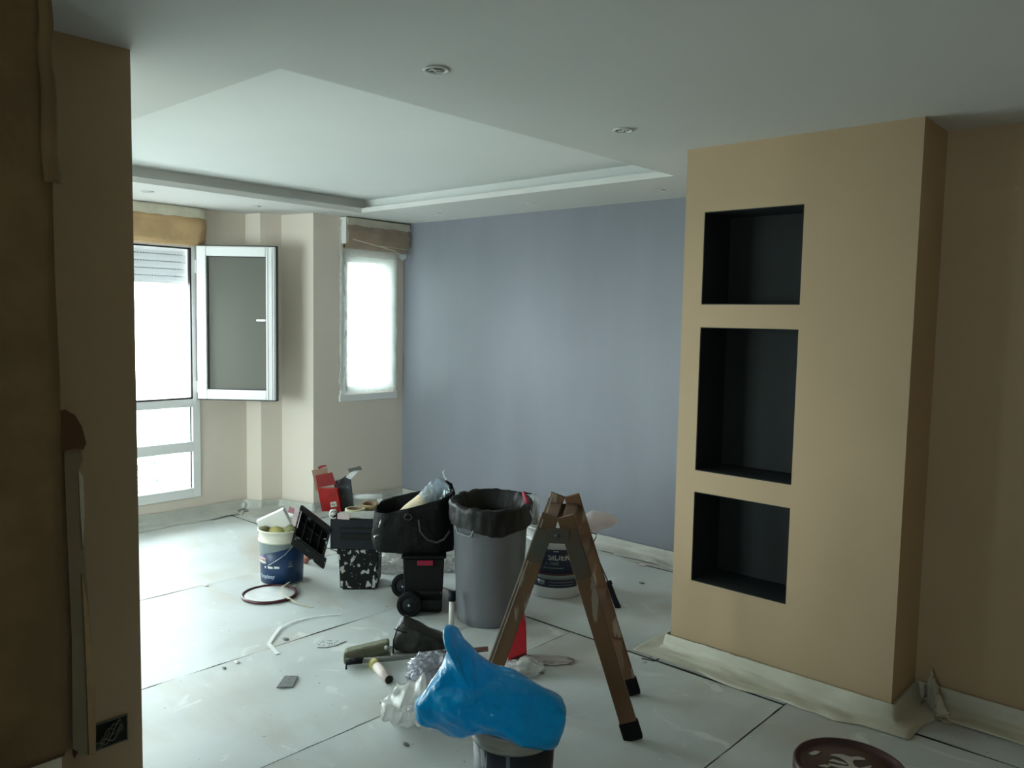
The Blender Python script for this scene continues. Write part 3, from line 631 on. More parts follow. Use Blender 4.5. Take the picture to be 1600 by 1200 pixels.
MB().bb(p.x - .010, p2.x + .006, -.002, .012, p2.z, p.z).build('badge', mat('crimson_badge', (.32, .012, .04), .4, var=.3, vscale=60), ct, bevel=.002)
for yy, nm in ((-.012, 0), (.30, 1)):
    wx = fc.q(640, 943).x if nm == 0 else -cw - .012
    W_ = MB(); cx, cz, R_ = wx, .068, .068
    prof = [(R_ - .022, -.016), (R_ - .006, -.018), (R_, -.012), (R_, .012), (R_ - .006, .018), (R_ - .022, .016)]
    rings_ = []
    for r_, yo in prof: rings_.append([(cx + r_ * cos(2 * pi * i / 40), yy + yo, cz + r_ * sin(2 * pi * i / 40)) for i in range(40)])
    rings_.append(rings_[0]); W_.rings(rings_); wo = W_.build('wheel', 'rubber', ct)
    hub = MB(); hub.rings([[(cx + r_ * cos(2 * pi * i / 30), yy + yo, cz + r_ * sin(2 * pi * i / 30)) for i in range(30)] for r_, yo in ((.047, .010), (.047, -.008), (.040, -.012), (.018, -.010), (.012, -.016))], (True, True)); hub.build('hub', 'slate', wo)
    MB().rings([[(cx + r_ * cos(2 * pi * i / 16), yy + yo, cz + r_ * sin(2 * pi * i / 16)) for i in range(16)] for r_, yo in ((.008, -.015), (.007, -.021), (.002, -.022))], (True, True)).build('cap', 'metal', wo)
MB().bb(-.03, cw - .01, -.012, .02, .04, .09).bb(-.02, cw - .01, -.008, .02, .12, .14).build('axle_guard', 'black', ct, bevel=.003)
MB().lathe([(.0055, 0), (.003, .005), (.001, .005)], 12, (cw - .018, -.004, .128)).build('rivet', 'metal', ct)

# ------------------------------------------------------------------ paint-splattered black tub
tf = fl(560, 923); tb = thing('splattered_tub', 'square black tub covered in white paint splashes', 'tub', (tf.x, tf.y, 0), YAW + .06)
body(MB(), .110, .118, .010, .235, 0, .22, .012).build('body', 'splat', tb, bevel=.008)
MB().bb(-.126, .126, -.010, .232, .222, .250).build('rim', 'splat', tb, bevel=.006)
MB().bb(-.095, .095, .016, .21, 0, .012).build('foot', 'black', tb)

# ------------------------------------------------------------------ open black toolbox standing on the tub
to = Vector((tf.x, tf.y, 0)) + R0 * .0 - F0 * .02; to.z = .252
box = thing('open_toolbox', 'open black toolbox resting on the splattered tub, left tray tilted out', 'toolbox', to, YAW)
ft = Fr(to)
pts = [ft.q(*p) for p in ((517, 806), (604, 800), (606, 862), (534, 862), (515, 850))]
for p_ in pts: p_.z = max(p_.z, .002)
pts[2].x = .19
D_ = .30
z0 = .002; zt_ = ft.q(560, 812).z; xl, xr = ft.q(516, 830).x, .19
MB().bb(xl, xr, 0, .008, z0, zt_).bb(xl, xr, D_ - .008, D_, z0, zt_ - .0).bb(xl, xl + .008, .008, D_ - .008, z0, zt_).bb(xr - .008, xr, .008, D_ - .008, z0, zt_).bb(xl + .008, xr - .008, .008, D_ - .008, z0, z0 + .008).build('body', 'slate', box, bevel=.003)
MB().bb(xl + .06, xr - .03, -.012, 0, .06, .10).bb(xl + .05, xr - .03, -.006, 0, .125, .135).build('front_panel', 'black', box, bevel=.003)
p_ = ft.q(508, 842, -.01)
MB().lathe([(.008, 0), (.001, .004)], 14, (0, 0, 0)).build('rivet', 'offwhite', box).location = p_
# inner shelf on which the red carton, tapes stand
MB().bb(xl + .008, xr - .008, .06, D_ - .008, zt_ - .014, zt_ - .005).build('inner_tray', 'black', box)
# tilted tray
O = ft.q(458, 836, -.03); A = ft.q(505, 872, -.03) - O; B = ft.q(470, 790, .0) - O; n_ = A.cross(B).normalized(); n_ = n_ if n_.y > 0 else -n_
dep_ = .055
tl = MB(); th = .010
tl.hexa(O + n_ * dep_, A, B, n_ * .006)                      # bottom of tray (away)
An, Bn = A.normalized(), B.normalized()
tl.hexa(O, A, Bn * th, n_ * dep_); tl.hexa(O + B - Bn * th, A, Bn * th, n_ * dep_); tl.hexa(O, An * th, B, n_ * dep_); tl.hexa(O + A - An * th, An * th, B, n_ * dep_)
tr2 = tl.build('tilted_tray', 'traysplat', box)
dv = MB()
for k in range(1, 4): dv.hexa(O + A * k / 4 + n_ * .012, An * .004, B, n_ * (dep_ - .012))
dv.hexa(O + B * .5 + n_ * .02, A, Bn * .004, n_ * (dep_ - .02)); dv.build('dividers', 'slate', tr2)
MB().hexa(O + A * .0 + B * .86, A, B * .14, n_ * -.010).build('tray_edge', 'black', tr2)
MB().hexa(O - Bn * .055, A * 1.08, Bn * .052, n_ * (dep_ + .02)).build('tray_side', 'traysplat', tr2)
MB().hexa(O - An * .030 + Bn * .05, An * .045, Bn * .10, n_ * .012).build('latch', mat('pinkish_white_latch', (.70, .60, .62), .5, var=.2, vscale=30), tr2)
MB().hexa(O - Bn * .02 + An * .075, A * .35, -Bn * .012 + An * .01, n_ * .04).build('lower_arm', 'slate', tr2)

# contents of the toolbox
zi = zt_ - .004
rb = ft.o + R0 * 0
def onbox(px, py, dy):
    p = ft.q(px, py, dy); return to + R0 * p.x + F0 * p.y + Vector((0, 0, p.z))
# red carton
po = onbox(522, 813, .20); po.z = to.z + zi
rc = thing('red_carton', 'open red cardboard carton leaning back, brown flap and barcode sticker', 'carton', po, YAW)
fr_ = Fr(po)
g0 = [fr_.q(503, 813), fr_.q(533, 808), fr_.q(525, 757), fr_.q(496, 763)]
dz = -g0[0].z; g0 = [Vector((v.x, 0, max(v.z + 0, .001))) for v in g0]
a_, b_ = g0[1] - g0[0], g0[3] - g0[0]
MB().hexa(g0[0], a_, b_, (0.004, .036, .0)).build('carton', 'redcard', rc)
q1, q2, q3, q4 = fr_.q(496, 762), fr_.q(525, 757), fr_.q(519, 738), fr_.q(493, 743)
MB().prism([q1, q2, q3, q4], 0, .003).build('front_flap', 'darkred', rc)
q1, q2, q3, q4 = fr_.q(494, 768, .033), fr_.q(512, 742, .033), fr_.q(511, 731, .033), fr_.q(487, 735, .033)
hole = MB().prism([q1, q2, q3, q4], .033, .036).build('brown_flap', 'card', rc)
q = [fr_.q(494, 732), fr_.q(499, 729), fr_.q(506, 728), fr_.q(509, 730), fr_.q(502, 732), fr_.q(497, 735)]
MB().prism(q, .031, .038).build('flap_tab', 'darkred', rc)
q = [fr_.q(516, 785), fr_.q(525, 783), fr_.q(527, 791), fr_.q(517, 793)]
MB().prism(q, -.0015, .001).build('barcode_sticker', 'offwhite', rc)
q0 = q
bars = MB()
for k in range(5):
    x = q0[0].x + .008 + k * .0045; bars.bb(x, x + .002 + .001 * (k % 2), -.0022, -.0014, q0[2].z + .008, q0[0].z - .008)
bars.build('barcode', 'greycard', rc)
# dark carton beside it
po2 = onbox(544, 800, .245); po2.z = to.z + zi; fd = Fr(po2)
dc = thing('dark_carton', 'dark grey scuffed carton with torn top, right of red carton', 'carton', po2, YAW)
dk = mat('scuffed_dark_grey_card', (.035, .042, .055), .5, thr=.60, alt=(.22, .2, .21), vscale=24)
MB().prism([fd.q(531, 806), fd.q(552, 800), fd.q(546, 751), fd.q(538, 745), (fd.q(531, 750)), fd.q(521, 753)], 0, .045).build('carton', dk, dc)
MB().prism([fd.q(539, 746, -.01), fd.q(547, 750, -.01), fd.q(560, 736, -.01), fd.q(552, 735, -.01)], .0, .002).build('clear_flap', 'filmclear', dc)
MB().prism([fd.q(543, 733), fd.q(563, 728), fd.q(566, 734), fd.q(546, 738)], .0, .004).build('top_flap', mat('grey_card_flap', (.09, .09, .085), .6), dc)
# tape rolls
def tape(px, py, dy, R_, hgt, m, lb, tilt=0, zadd=0):
    p = onbox(px, py, dy); p.z = to.z + zi + zadd
    t = thing('tape_roll', lb, 'tape roll', p, YAW); 
    a = MB().lathe([(R_ - .014, 0), (R_, .001), (R_, hgt - .001), (R_ - .014, hgt), (R_ - .014, 0)], 44).build('tape', m, t)
    MB().lathe([(R_ - .014, .001), (R_ - .017, .001), (R_ - .017, hgt - .001), (R_ - .014, hgt - .001)], 40).build('core', 'card', t)
    if tilt: t.rotation_euler = (tilt, 0, YAW)
    return t
tape(555, 797, .10, .060, .048, mat('pale_yellow_masking_tape', (.55, .52, .30), .6, var=.08), 'pale yellow tape roll in front of dark carton')
tape(578, 792, .21, .050, .048, mat('tan_masking_tape', (.42, .31, .15), .6, var=.1), 'tan tape roll beside the black tool bag', .12, .008)
# plastic wrapped things lying across the toolbox
p1, p2 = onbox(547, 778, .27), onbox(597, 777, .27)
p1.z = p2.z = to.z + zi + .02
t = thing('roller_refill', 'thin white wrapped roller lying behind the tape rolls', 'roller', (p1 + p2) / 2, YAW); L2 = (p2 - p1).length / 2
MB().tube([(-L2, 0, .058), (0, 0, .060), (L2, 0, .066)], [.014, .017, .015], 14).bb(-L2, -L2 + .02, -.01, .01, -.02, .05).bb(L2 - .03, L2, -.01, .01, -.02, .05).build('wrapped_roller', 'filmwhite', t)
p1 = onbox(560, 812, .045); p1.z = to.z + zt_ - .003
t = thing('wrapped_tools', 'plastic wrapped bundle with a pink label on the toolbox edge', 'package', p1, YAW)
def fn(u, v):
    x = -.11 + .26 * u; a = 2 * pi * v; r_ = .026 + .008 * u + .006 * nz(u * 5, cos(a) * 2, sin(a) * 2) + .005 * abs(nz(u * 3 + cos(a) * 6, sin(a) * 6))
    return (x, r_ * 1.3 * cos(a), max(0.001, .020 + r_ * .7 * sin(a)))
MB().sheet(fn, 40, 26).build('wrapping', 'bagwhite', t)
MB().prism([(-.115, .004), (-.045, .002), (-.045, .036), (-.115, .040)], -.045, -.040).build('label', mat('pink_label', (.52, .34, .37), .5, alt=(.55, .48, .47), vscale=40), t)
MB().tube([(-.125, -.035, .058), (-.155, -.035, .05), (-.16, -.035, .02), (-.145, -.035, .004), (-.125, -.035, .006)], .007, 8).tube([(-.155, -.03, .03), (-.13, -.03, .035)], .010, 8).build('clip', 'white', t)

# ------------------------------------------------------------------ black tool bag on cart
bo = Vector((cf.x, cf.y, 0)) + F0 * .02 ; bo.z = chh + .001; fbag = Fr(bo)
bg_ = thing('tool_bag', 'open black fabric tool bag on top of the wheeled cart', 'bag', bo, YAW)
xl_, xr_ = fbag.q(580, 820).x, fbag.q(706, 820).x; xm = (xl_ + xr_) / 2; hw = (xr_ - xl_) / 2; dh = .15; yc = .15
def ringz(frac, zfun, sx, sy, k):
    out = []
    for i in range(72):
        a = 2 * pi * i / 72; ca, sa = cos(a), sin(a); ex = 3.2
        rr = (abs(ca) ** ex + abs(sa) ** ex) ** (-1 / ex)
        x = xm + hw * sx * rr * ca; y = yc + dh * sy * rr * sa; z = zfun(ca * rr, sa * rr)
        e = nz(ca * 2.5, sa * 2.5, k * .9) * .020 + abs(nz(ca * 6, sa * 6, k * 1.3)) * .022 * (k < 6)
        out.append((x + ca * e, y + sa * e, z + nz(ca * 3, sa * 3, k) * .005))
    return out
zf = lambda px, py, dy: fbag.q(px, py, dy).z
ztL, ztR, zbL, zbR = zf(592, 808, 0), zf(703, 778, 0), zf(592, 778, .30), zf(700, 757, .30)
top = lambda c_, s_: (lambda u, v: (ztL * (1 - u) + ztR * u) * (1 - v) + (zbL * (1 - u) + zbR * u) * v)(min(1, max(0, (c_ + 1) / 2)), min(1, max(0, (s_ + 1) / 2)))
Rg = []
for k, (f, sx, sy) in enumerate(((.0, .93, .85), (.02, .99, .95), (.3, 1.02, 1.03), (.6, 1.0, 1.03), (.85, .98, 1.0), (1.0, .96, .95))):
    Rg.append(ringz(f, lambda c_, s_, f=f: .002 + (top(c_, s_) - .002) * f - .035 * f * 0, sx, sy, k))
for k, (f, sx, sy) in enumerate(((.97, .93, .88), (.7, .90, .84), (.3, .88, .8), (.08, .6, .5))):
    Rg.append(ringz(f, lambda c_, s_, f=f: .004 + (top(c_, s_) - .002) * f, sx, sy, 7 + k))
MB().rings(Rg, (True, True)).build('body', 'fabric', bg_)
# sagging left end flap
MB().tube([fbag.q(592, 836, -.012), fbag.q(585, 838, -.014), fbag.q(584, 845, -.014), fbag.q(591, 843, -.012)], .004, 8).build('buckle', 'metal', bg_)
MB().tube([fbag.q(596, 812, -.012), fbag.q(592, 824, -.012)], .005, 8).build('zip_pull', 'metal', bg_)
c0 = fbag.q(638, 808, -.012)
MB().tube([(c0.x + .020 * cos(a), c0.y, c0.z + .016 * sin(a)) for a in [i * pi / 8 for i in range(17)]], .0035, 8).build('ring', mat('dull_ring', (.05, .05, .045), .5, .5), bg_)
hs = [fbag.q(*p, -.03) for p in ((655, 812), (657, 830), (668, 843), (682, 848), (694, 843), (703, 830))]
MB().tube(hs, .007, 8).build('carry_strap', mat('worn_strap', (.022, .020, .018), .7), bg_)
hs = [fbag.q(*p, .30) for p in ((692, 762), (697, 752), (704, 757), (709, 772))]
MB().tube(hs, .011, 8).build('back_handle', 'fabric', bg_)
# fleece roller sticking out
a, b, c_ = at(622, 806, 4.58), at(668, 772, 4.55), at(655, 782, 4.55)
rl = thing('wrapped_roller', 'cream fleece roller wrapped in clear plastic sticking out of tool bag', 'roller', a, YAW); fa = Fr(a)
A_, B_ = Vector((0, 0, 0)), fa.l(at(667, 778, 4.55))
A2 = A_ + (A_ - B_) * .25
MB().tube([A2, A_, A_.lerp(B_, .35), A_.lerp(B_, .8), B_ + (B_ - A_) * .25], [.012, .017, .032, .041, .042], 24).build('fleece', 'roller', rl)
E_ = fa.l(at(697, 754, 4.55)); d = (E_ - B_)
def fn(u, v):
    c = (B_ - d * .12).lerp(E_, u); a = 2 * pi * v; ax = d.normalized(); s1 = ax.cross(Vector((0, 1, 0))).normalized(); s2 = ax.cross(s1)
    r_ = (.043 + .010 * sin(u * pi) if u < .9 else .048 - (u - .9) * .28) + .010 * abs(nz(cos(a) * 2, sin(a) * 2, u * 4)) + .006 * nz(cos(a) * 5, sin(a) * 5, u * 9)
    return c + (s1 * cos(a) + s2 * sin(a)) * r_
MB().sheet(fn, 30, 40).build('plastic_wrap', film('bluish_clear_wrap', (.42, .50, .58), .62, .4, .15, .6, 30), rl)
MB().tube([E_ + Vector((.0, 0, .015)), E_ + Vector((-.012, 0, .035)), E_ + Vector((-.018, 0, .058)), E_ + Vector((-.012, 0, .07))], [.008, .004, .006, .003], 8).build('twisted_end', 'filmclear', rl)

# white plastic waste on floor behind cart
for (px, py, rr, lb, sd) in ((618, 898, (.15, .10, .075), 'crumpled white plastic heap on floor between tub and cart', 3), (702, 893, (.10, .12, .09), 'white plastic sheet heap on floor behind the grey bin', 8)):
    p = fl(px, py); o = crumple((0, .1, .03), rr, .35, sd, 5, .003).build('plastic_heap', 'bagwhite'); o.location = (p.x, p.y, 0); o.rotation_euler = (0, 0, YAW); tag(o, lb, 'plastic waste')
p = fl(618, 918); o = MB().strip([(-.04, 0, .003), (0, -.01, .004), (.05, .01, .003)], .02, .004).build('floor_scrap', 'greycard'); o.location = p; tag(o, 'small dark scrap left of the cart wheel', 'scrap')

# ------------------------------------------------------------------ blue label pail
def bucket(name, lb, loc, R0_, R1_, h, rimh, m_body, rz=YAW, collar=None):
    t = thing(name, lb, 'bucket', loc, rz); prof = [(.001, .004), (R0_ - .006, .003), (R0_, .008)]
    zc_ = h - rimh; rc_ = R0_ + (R1_ - R0_) * zc_ / h
    prof += [(rc_, zc_), (rc_ + .006, zc_ + .002), (rc_ + .007, zc_ + .010), (rc_ + .002, zc_ + .012), (R1_, h - .014), (R1_ + .006, h - .012), (R1_ + .007, h - .002), (R1_ + .002, h), (R1_ - .004, h - .004), (R0_ - .004, .010), (.001, .008)]
    b = MB().lathe(prof, 64).build('body', m_body, t); return t
pf = fl(432, 917); Rp0, Rp1, hp2 = .124, .138, .335; pc = Vector((pf.x, pf.y, 0)) + F0 * Rp0
pl = bucket('paint_pail', 'white paint pail with navy label holding sponges', pc, Rp0, Rp1, hp2, .075, mat('yellowed_white_plastic', (.70, .69, .58), .5, var=.12, vscale=9))
sl = (Rp1 - Rp0) / hp2
patch(Rp0, Rp0 + sl, .012, .255, -pi * .98, -.02, 'bluelab', pl, 'label', 40)
R = []
for i in range(33):     # slanted grey band: wide at left, thin at right
    u = i / 32; a = -pi * .98 + (pi * .96) * u; zb_ = min(.253, .155 + .105 * u ** .8) if u > .1 else .15
    rr = lambda z: Rp0 + sl * z + .0020
    R.append([(rr(zb_) * cos(a), rr(zb_) * sin(a), zb_), (rr(.256) * cos(a), rr(.256) * sin(a), .256)])
MB().rings(R, closed=False).build('label_band', 'greylab', pl)
patch(Rp0, Rp0 + sl, .150, .172, -pi * .86, -pi * .66, mat('brick_red_print', (.30, .09, .09), .5, alt=(.5, .4, .4), vscale=50), pl, 'print_stripe', 10, off=.0022)
patch(Rp0, Rp0 + sl, .135, .150, -pi * .86, -pi * .66, 'offwhite', pl, 'print_stripe', 10, off=.0022)
for a, b, z_, m_ in ((-2.18, -2.08, .108, 'offwhite'), (-1.98, -1.72, .110, 'white'), (-1.66, -1.42, .112, 'white'), (-1.05, -.82, .118, 'offwhite')):
    patch(Rp0, Rp0 + sl, z_, z_ + (.013 if b < -1.4 else .002), a, b, m_, pl, 'print_block', 6, off=.0024)
wraptext('Emplesy', .034, Rp0 + sl * .05 + .001, -2.08, .048, mat('pale_blue_print', (.42, .50, .58), .5), pl, slope=.05)
patch(Rp0, Rp0 + sl, .126, .152, -.98, -.96, 'greylab', pl, 'print_mark', 3, off=.0024); patch(Rp0, Rp0 + sl, .150, .153, -.98, -.84, 'greylab', pl, 'print_mark', 4, off=.0024); patch(Rp0, Rp0 + sl, .138, .141, -.96, -.85, 'greylab', pl, 'print_mark', 4, off=.0024); patch(Rp0, Rp0 + sl, .126, .129, -.98, -.84, 'greylab', pl, 'print_mark', 4, off=.0024)
fpl = Fr(pc)
hw_ = [fpl.q(*p_, -Rp1 - .010) for p_ in ((463, 842), (455, 856), (445, 867), (435, 874), (424, 881), (418, 884))]; hw_[0].y = -.09; hw_[1].y = -.125
MB().tube(hw_, .0018, 6).build('wire_handle', 'metal', pl)
# contents
c1 = [fpl.q(400, 815), fpl.q(411, 838), fpl.q(458, 828), fpl.q(442, 795)]
t = thing('white_tile', 'white board tilted on top of the sponge pail', 'board', pc, YAW)
a = c1[0]; MB().hexa(a, fpl.q(442, 796) - a, fpl.q(413, 840) - a, Vector((.0, .035, .008))).build('board', 'white', t, bevel=.003)
for px, py, rr, mm, lb, sd in ((432, 832, (.055, .05, .035), 'yellow', 'yellow sponge in the pail below white board', 2), (456, 828, (.04, .05, .035), 'olive', 'olive green sponge at right rim of the pail', 4), (413, 830, (.03, .04, .03), 'olive', 'olive rag at left rim of the pail', 6)):
    p = fpl.q(px, py, -.02); P_ = pc + R0 * p.x + F0 * p.y; o = crumple((0, 0, 0), rr, .18, sd, 3, None).build('sponge', mm); o.location = (P_.x, P_.y, min(p.z, hp2 - .01)); tag(o, lb, 'sponge')
# tissues behind the pail
p = fl(440, 845) ; o = crumple((0, 0, .05), (.16, .13, .10), .4, 11, 5, .003).build('paper_heap', mat('white_tissue', (.72, .73, .71), .8, bump=.5, bscale=20)); o.location = (p.x - .10, p.y + .10, 0); o.rotation_euler = (0, 0, YAW); tag(o, 'crumpled white paper heap on floor behind the pail', 'paper waste')
pk = at(462, 800, 5.2); o = MB().prism([(-.05, .0), (-.04, .035), (.02, .01), (.05, -.02), (.04, -.04)], 0, .004).build('tape_strip', 'pinkish'); o.location = pk; o.rotation_euler = (0, 0, YAW); tag(o, 'short pink tape strip on paper behind the tilted tray', 'tape')
p = fl(477, 880); o = crumple((0, 0, .05), (.035, .03, .05), .3, 5, 3, .002).build('red_rag', mat('red_rag', (.35, .03, .03), .8, alt=(.55, .35, .28), vscale=30)); o.location = (p.x, p.y, 0); tag(o, 'small red and pink rag on floor right of the pail', 'rag')

# lid on the floor
lc = (fl(378, 931) + fl(464, 931)) / 2; ld = thing('bucket_lid', 'white round lid with maroon rim lying on the floor', 'lid', (lc.x, lc.y, 0))
MB().lathe([(.148, .003), (.155, .004), (.158, .012), (.155, .018), (.148, .020), (.143, .016), (.142, .010), (.146, .003)], 60).build('rim', 'maroon', ld)
MB().lathe([(.143, .008), (.135, .012), (.10, .010), (.001, .010)], 60).build('disc', mat('white_lid_plastic', (.86, .88, .87), .25, var=.12, vscale=9), ld)
ts = MB().strip([fl(455, 908, .022), fl(441, 917, .028)], .012).strip([fl(441, 917, .028), fl(440, 928, .028), fl(452, 936, .026)], .012).strip([fl(449, 933, .025), fl(462, 941, .016), fl(488, 949, .005)], .013).build('tape_strip', 'tape'); tag(ts, 'cream tape strip folded over the maroon rimmed lid', 'tape')
ts = MB().strip([fl(533, 960, .006), fl(505, 962, .006), fl(478, 966, .007)], .006, .002).strip([fl(478, 966, .007), fl(455, 972, .010), fl(438, 980, .010)], .012).strip([fl(438, 980, .010), fl(428, 993, .010), fl(420, 1006, .006)], .018).strip([fl(420, 1006, .006), fl(427, 1014, .005), fl(434, 1022, .005)], .020).build('tape_strip', mat('bright_white_tape', (.85, .86, .85), .4)); tag(ts, 'long bent white tape strip on open floor below the lid', 'tape')
p = fl(447, 1066); sc = thing('card_scrap', 'small grey punched card scrap lying on the floor', 'card', (p.x, p.y, .004), 0)
fcd = [fl(432, 1075, .006) - Vector((p.x, p.y, .004)), fl(457, 1074, .006) - Vector((p.x, p.y, .004)), fl(466, 1057, .006) - Vector((p.x, p.y, .004)), fl(445, 1057, .006) - Vector((p.x, p.y, .004))]
MB().poly([v for v in fcd] + [v + Vector((0, 0, .004)) for v in fcd], [(0, 1, 2, 3), (7, 6, 5, 4), (0, 4, 5, 1), (1, 5, 6, 2), (2, 6, 7, 3), (3, 7, 4, 0)]).build('card', 'greycard', sc)
# punched strip and pebbly debris
ps = MB().strip([fl(496, 1012, .004), fl(510, 1012, .004), fl(525, 1009, .004), fl(541, 1002, .004)], .004, .002)
for i in range(26):
    q = fl(random.uniform(496, 535), random.uniform(1001, 1010), .003); ps.box(q, (.005, .004, .003))
tag(ps.build('punched_scrap', 'greycard'), 'thin perforated scrap left of the squeegee head', 'scrap', kind='stuff')
spn = 0
for px, py, s_, lb in ((446, 999, .020, 'dark crumb near the long bent tape strip'), (370, 1035, .016, 'pale flake on open floor near the left wall seam'), (350, 1044, .014, 'brown flake on floor near the left seam'), (322, 915, .018, 'small flake on bright floor left of the lid'), (634, 1163, .016, 'curled flake on floor below the white bag'), (1003, 883, .030, 'dark scrap on floor paper at blue wall'), (1002, 911, .020, 'grey scrap between ladder top and niche pier'), (1005, 1034, .014, 'tiny dark scrap by the torn strip')):
    p = fl(px, py, .004); o = crumple((0, 0, .002), (s_, s_ * .6, s_ * .14), .4, px, 2, 0).build('floor_scrap', 'greycard' if spn % 2 == 0 else 'whitepole'); o.location = p; spn += 1; tag(o, lb, 'scrap', 'paint flakes and scraps on the floor')

# ------------------------------------------------------------------ squeegee/duster with pole, net-like dark bag, roller sleeve
pa = fl(540, 1040, .02); a0_ = fl(536, 1038, .03); a1_ = fl(762, 1013, .03)
t = thing('pole_duster', 'long grey pole with a flat green-grey fleece head on floor', 'pole', (a0_.x, a0_.y, 0), YAW); fp = Fr((a0_.x, a0_.y, 0))
l = lambda px, py, z: fp.l(fl(px, py, z))
MB().tube([l(540, 1034, .035), l(600, 1030, .034), l(762, 1014, .034)], .0125, 14).build('pole', 'pole', t)
MB().tube([l(540, 1034, .035), l(566, 1032, .035)], .015, 12).build('socket', 'black', t)
h0 = l(536, 1039, .01); hA = l(608, 1021, .01) - h0
MB().hexa(h0 + Vector((0, -.0, -.006)), hA, Vector((-.01, .075, .0)), Vector((0, 0, .060))).build('fleece_head', 'greenfleece', t, bevel=.014)
MB().tube([l(541, 1045, .02), l(541, 1036, .03), l(560, 1031, .05), l(572, 1028, .04)], .005, 8).build('wire_frame', 'black', t)
MB().tube([l(603, 1012, .05), l(612, 1012, .03), l(614, 1026, .02)], .010, 10).build('plastic_tip', 'bagwhite', t)
# dark bag
po_ = fl(655, 1030); fb2 = Fr((po_.x, po_.y, 0)); t = thing('dark_bag', 'limp dark grey translucent bag behind the grey pole', 'bag', (po_.x, po_.y, 0), YAW)
ol = [fb2.q(*p) for p in ((612, 1026), (612, 1000), (618, 984), (625, 973), (632, 973), (655, 985), (680, 998), (702, 1007), (702, 1020), (690, 1026), (650, 1030))]
pillow(ol, .055, 9, 5.0, .016, 16, yoff=.085, floor=.004).build('bag_body', 'darkbag', t)
MB().tube([fb2.q(*p, -.01) for p in ((614, 1024), (615, 1000), (621, 982), (629, 973), (650, 984), (680, 998), (702, 1007))], .0035, 6).build('bag_seam', 'liner', t)
MB().tube([fb2.q(*p, -.015) for p in ((616, 983), (625, 986), (636, 989))], .003, 6).build('tie', 'liner', t)
# roller sleeve
s0, s1 = fl(587, 1040, .02), fl(608, 1062, .02); t = thing('roller_sleeve', 'short white roller sleeve with yellow end on the floor', 'roller', (s0.x, s0.y, 0)); o_ = Vector((s0.x, s0.y, 0))
s0 -= o_; s1 -= o_; d = (s1 - s0)
MB().tube([s0, s1], .020, 24, caps=False).build('tube', mat('pinkish_white_sleeve', (.66, .56, .52), .6, var=.15, vscale=20), t, solid=.003)
MB().tube([s0 - d * .18, s0 + d * .08], [.026, .023], 20).build('yellow_end', 'yellow', t)
MB().tube([s1 - d * .02, s1 + d * .005], .0185, 20).build('bore_shade', 'cavity_shade', t)  # dark plug painted as the shade inside the sleeve
e_ = s0.lerp(s1, .8) + Vector((0, 0, .021)); MB().lathe([(.004, 0), (.001, .001)], 10, e_).build('hole', 'cavity_shade', t)  # tiny dark disc, shade of a hole painted on
# blue-white crumpled plastic
p = fl(672, 1072); o = crumple((0, .05, .045), (.10, .10, .07), .45, 13, 5, .003).build('plastic_wrapper', film('lilac_grey_plastic', (.50, .52, .58), .8, .4, .2, .6, 25)); o.location = (p.x, p.y, 0); o.rotation_euler = (0, 0, YAW); tag(o, 'crumpled lilac-grey plastic left of the blue bag', 'plastic waste')
p = fl(647, 1070, .012); o = MB().tube([(-.03, 0, .014), (.01, .01, .016), (.04, .02, .018)], [.010, .012, .008], 10).build('bottle_cap', 'liner'); o.location = p; tag(o, 'small black cylinder beside the lilac plastic', 'cap')
# white bag on floor
pw = fl(635, 1146); fw = Fr((pw.x, pw.y, 0)); t = thing('white_bag', 'crumpled white translucent bag on floor left of blue bag', 'bag', (pw.x, pw.y, 0), YAW)
ol = [fw.q(*p) for p in ((588, 1112), (600, 1103), (608, 1100), (612, 1088), (628, 1080), (645, 1080), (660, 1068), (668, 1100), (700, 1120), (690, 1143), (655, 1150), (620, 1148), (600, 1135))]
for v in ol: v.z = max(v.z, .002)
pillow(ol, .075, 18, 8.0, .038, 26, yoff=.07, floor=.003).build('bag_body', 'bagwhite', t)
# white pole and blue fitting left of the bin
p0 = fl(705, 985); t = thing('white_pole', 'short white pole standing between cart and bin', 'pole', (p0.x, p0.y, 0), YAW); fq = Fr((p0.x, p0.y, 0))
MB().tube([(0, 0, 0), (0, .02, .16)], .014, 14).build('pole', 'whitepole', t)
MB().tube([(0, .02, .15), (0, .025, .20)], .020, 14).build('collar', 'slate', t)

# red dustpan behind ladder leg
pr_ = fl(805, 1035); frd = Fr((pr_.x, pr_.y, 0)); t = thing('red_dustpan', 'bright red plastic dustpan propped up behind the ladder', 'dustpan', (pr_.x, pr_.y, 0), YAW)
q = [frd.q(*p) for p in ((794, 1036), (793, 1010), (806, 975), (815, 958), (822, 975), (823, 1026), (808, 1031))]
for v in q: v.z = max(v.z, .001)
MB().prism(q, .0, .10).build('pan', 'red', t, bevel=.004)
MB().prism([frd.q(*p) for p in ((795, 1038), (806, 1040), (808, 1030), (822, 1025), (822, 1020), (796, 1030))], -.006, .0).build('lip', 'maroon', t)
for px, py, rr, mm, lb, sd in ((818, 1052, (.085, .07, .045), 'bagwhite', 'crumpled clear white plastic on floor below red dustpan', 21), (852, 1036, (.11, .05, .006), 'pinkfilm', 'flat pinkish film scrap on floor right of red dustpan', 31)):
    p = fl(px, py); o = crumple((0, .02, .006), rr, .45, sd, 4, .003).build('plastic_scrap', mm); o.location = (p.x, p.y, 0); o.rotation_euler = (0, 0, YAW); tag(o, lb, 'plastic waste')

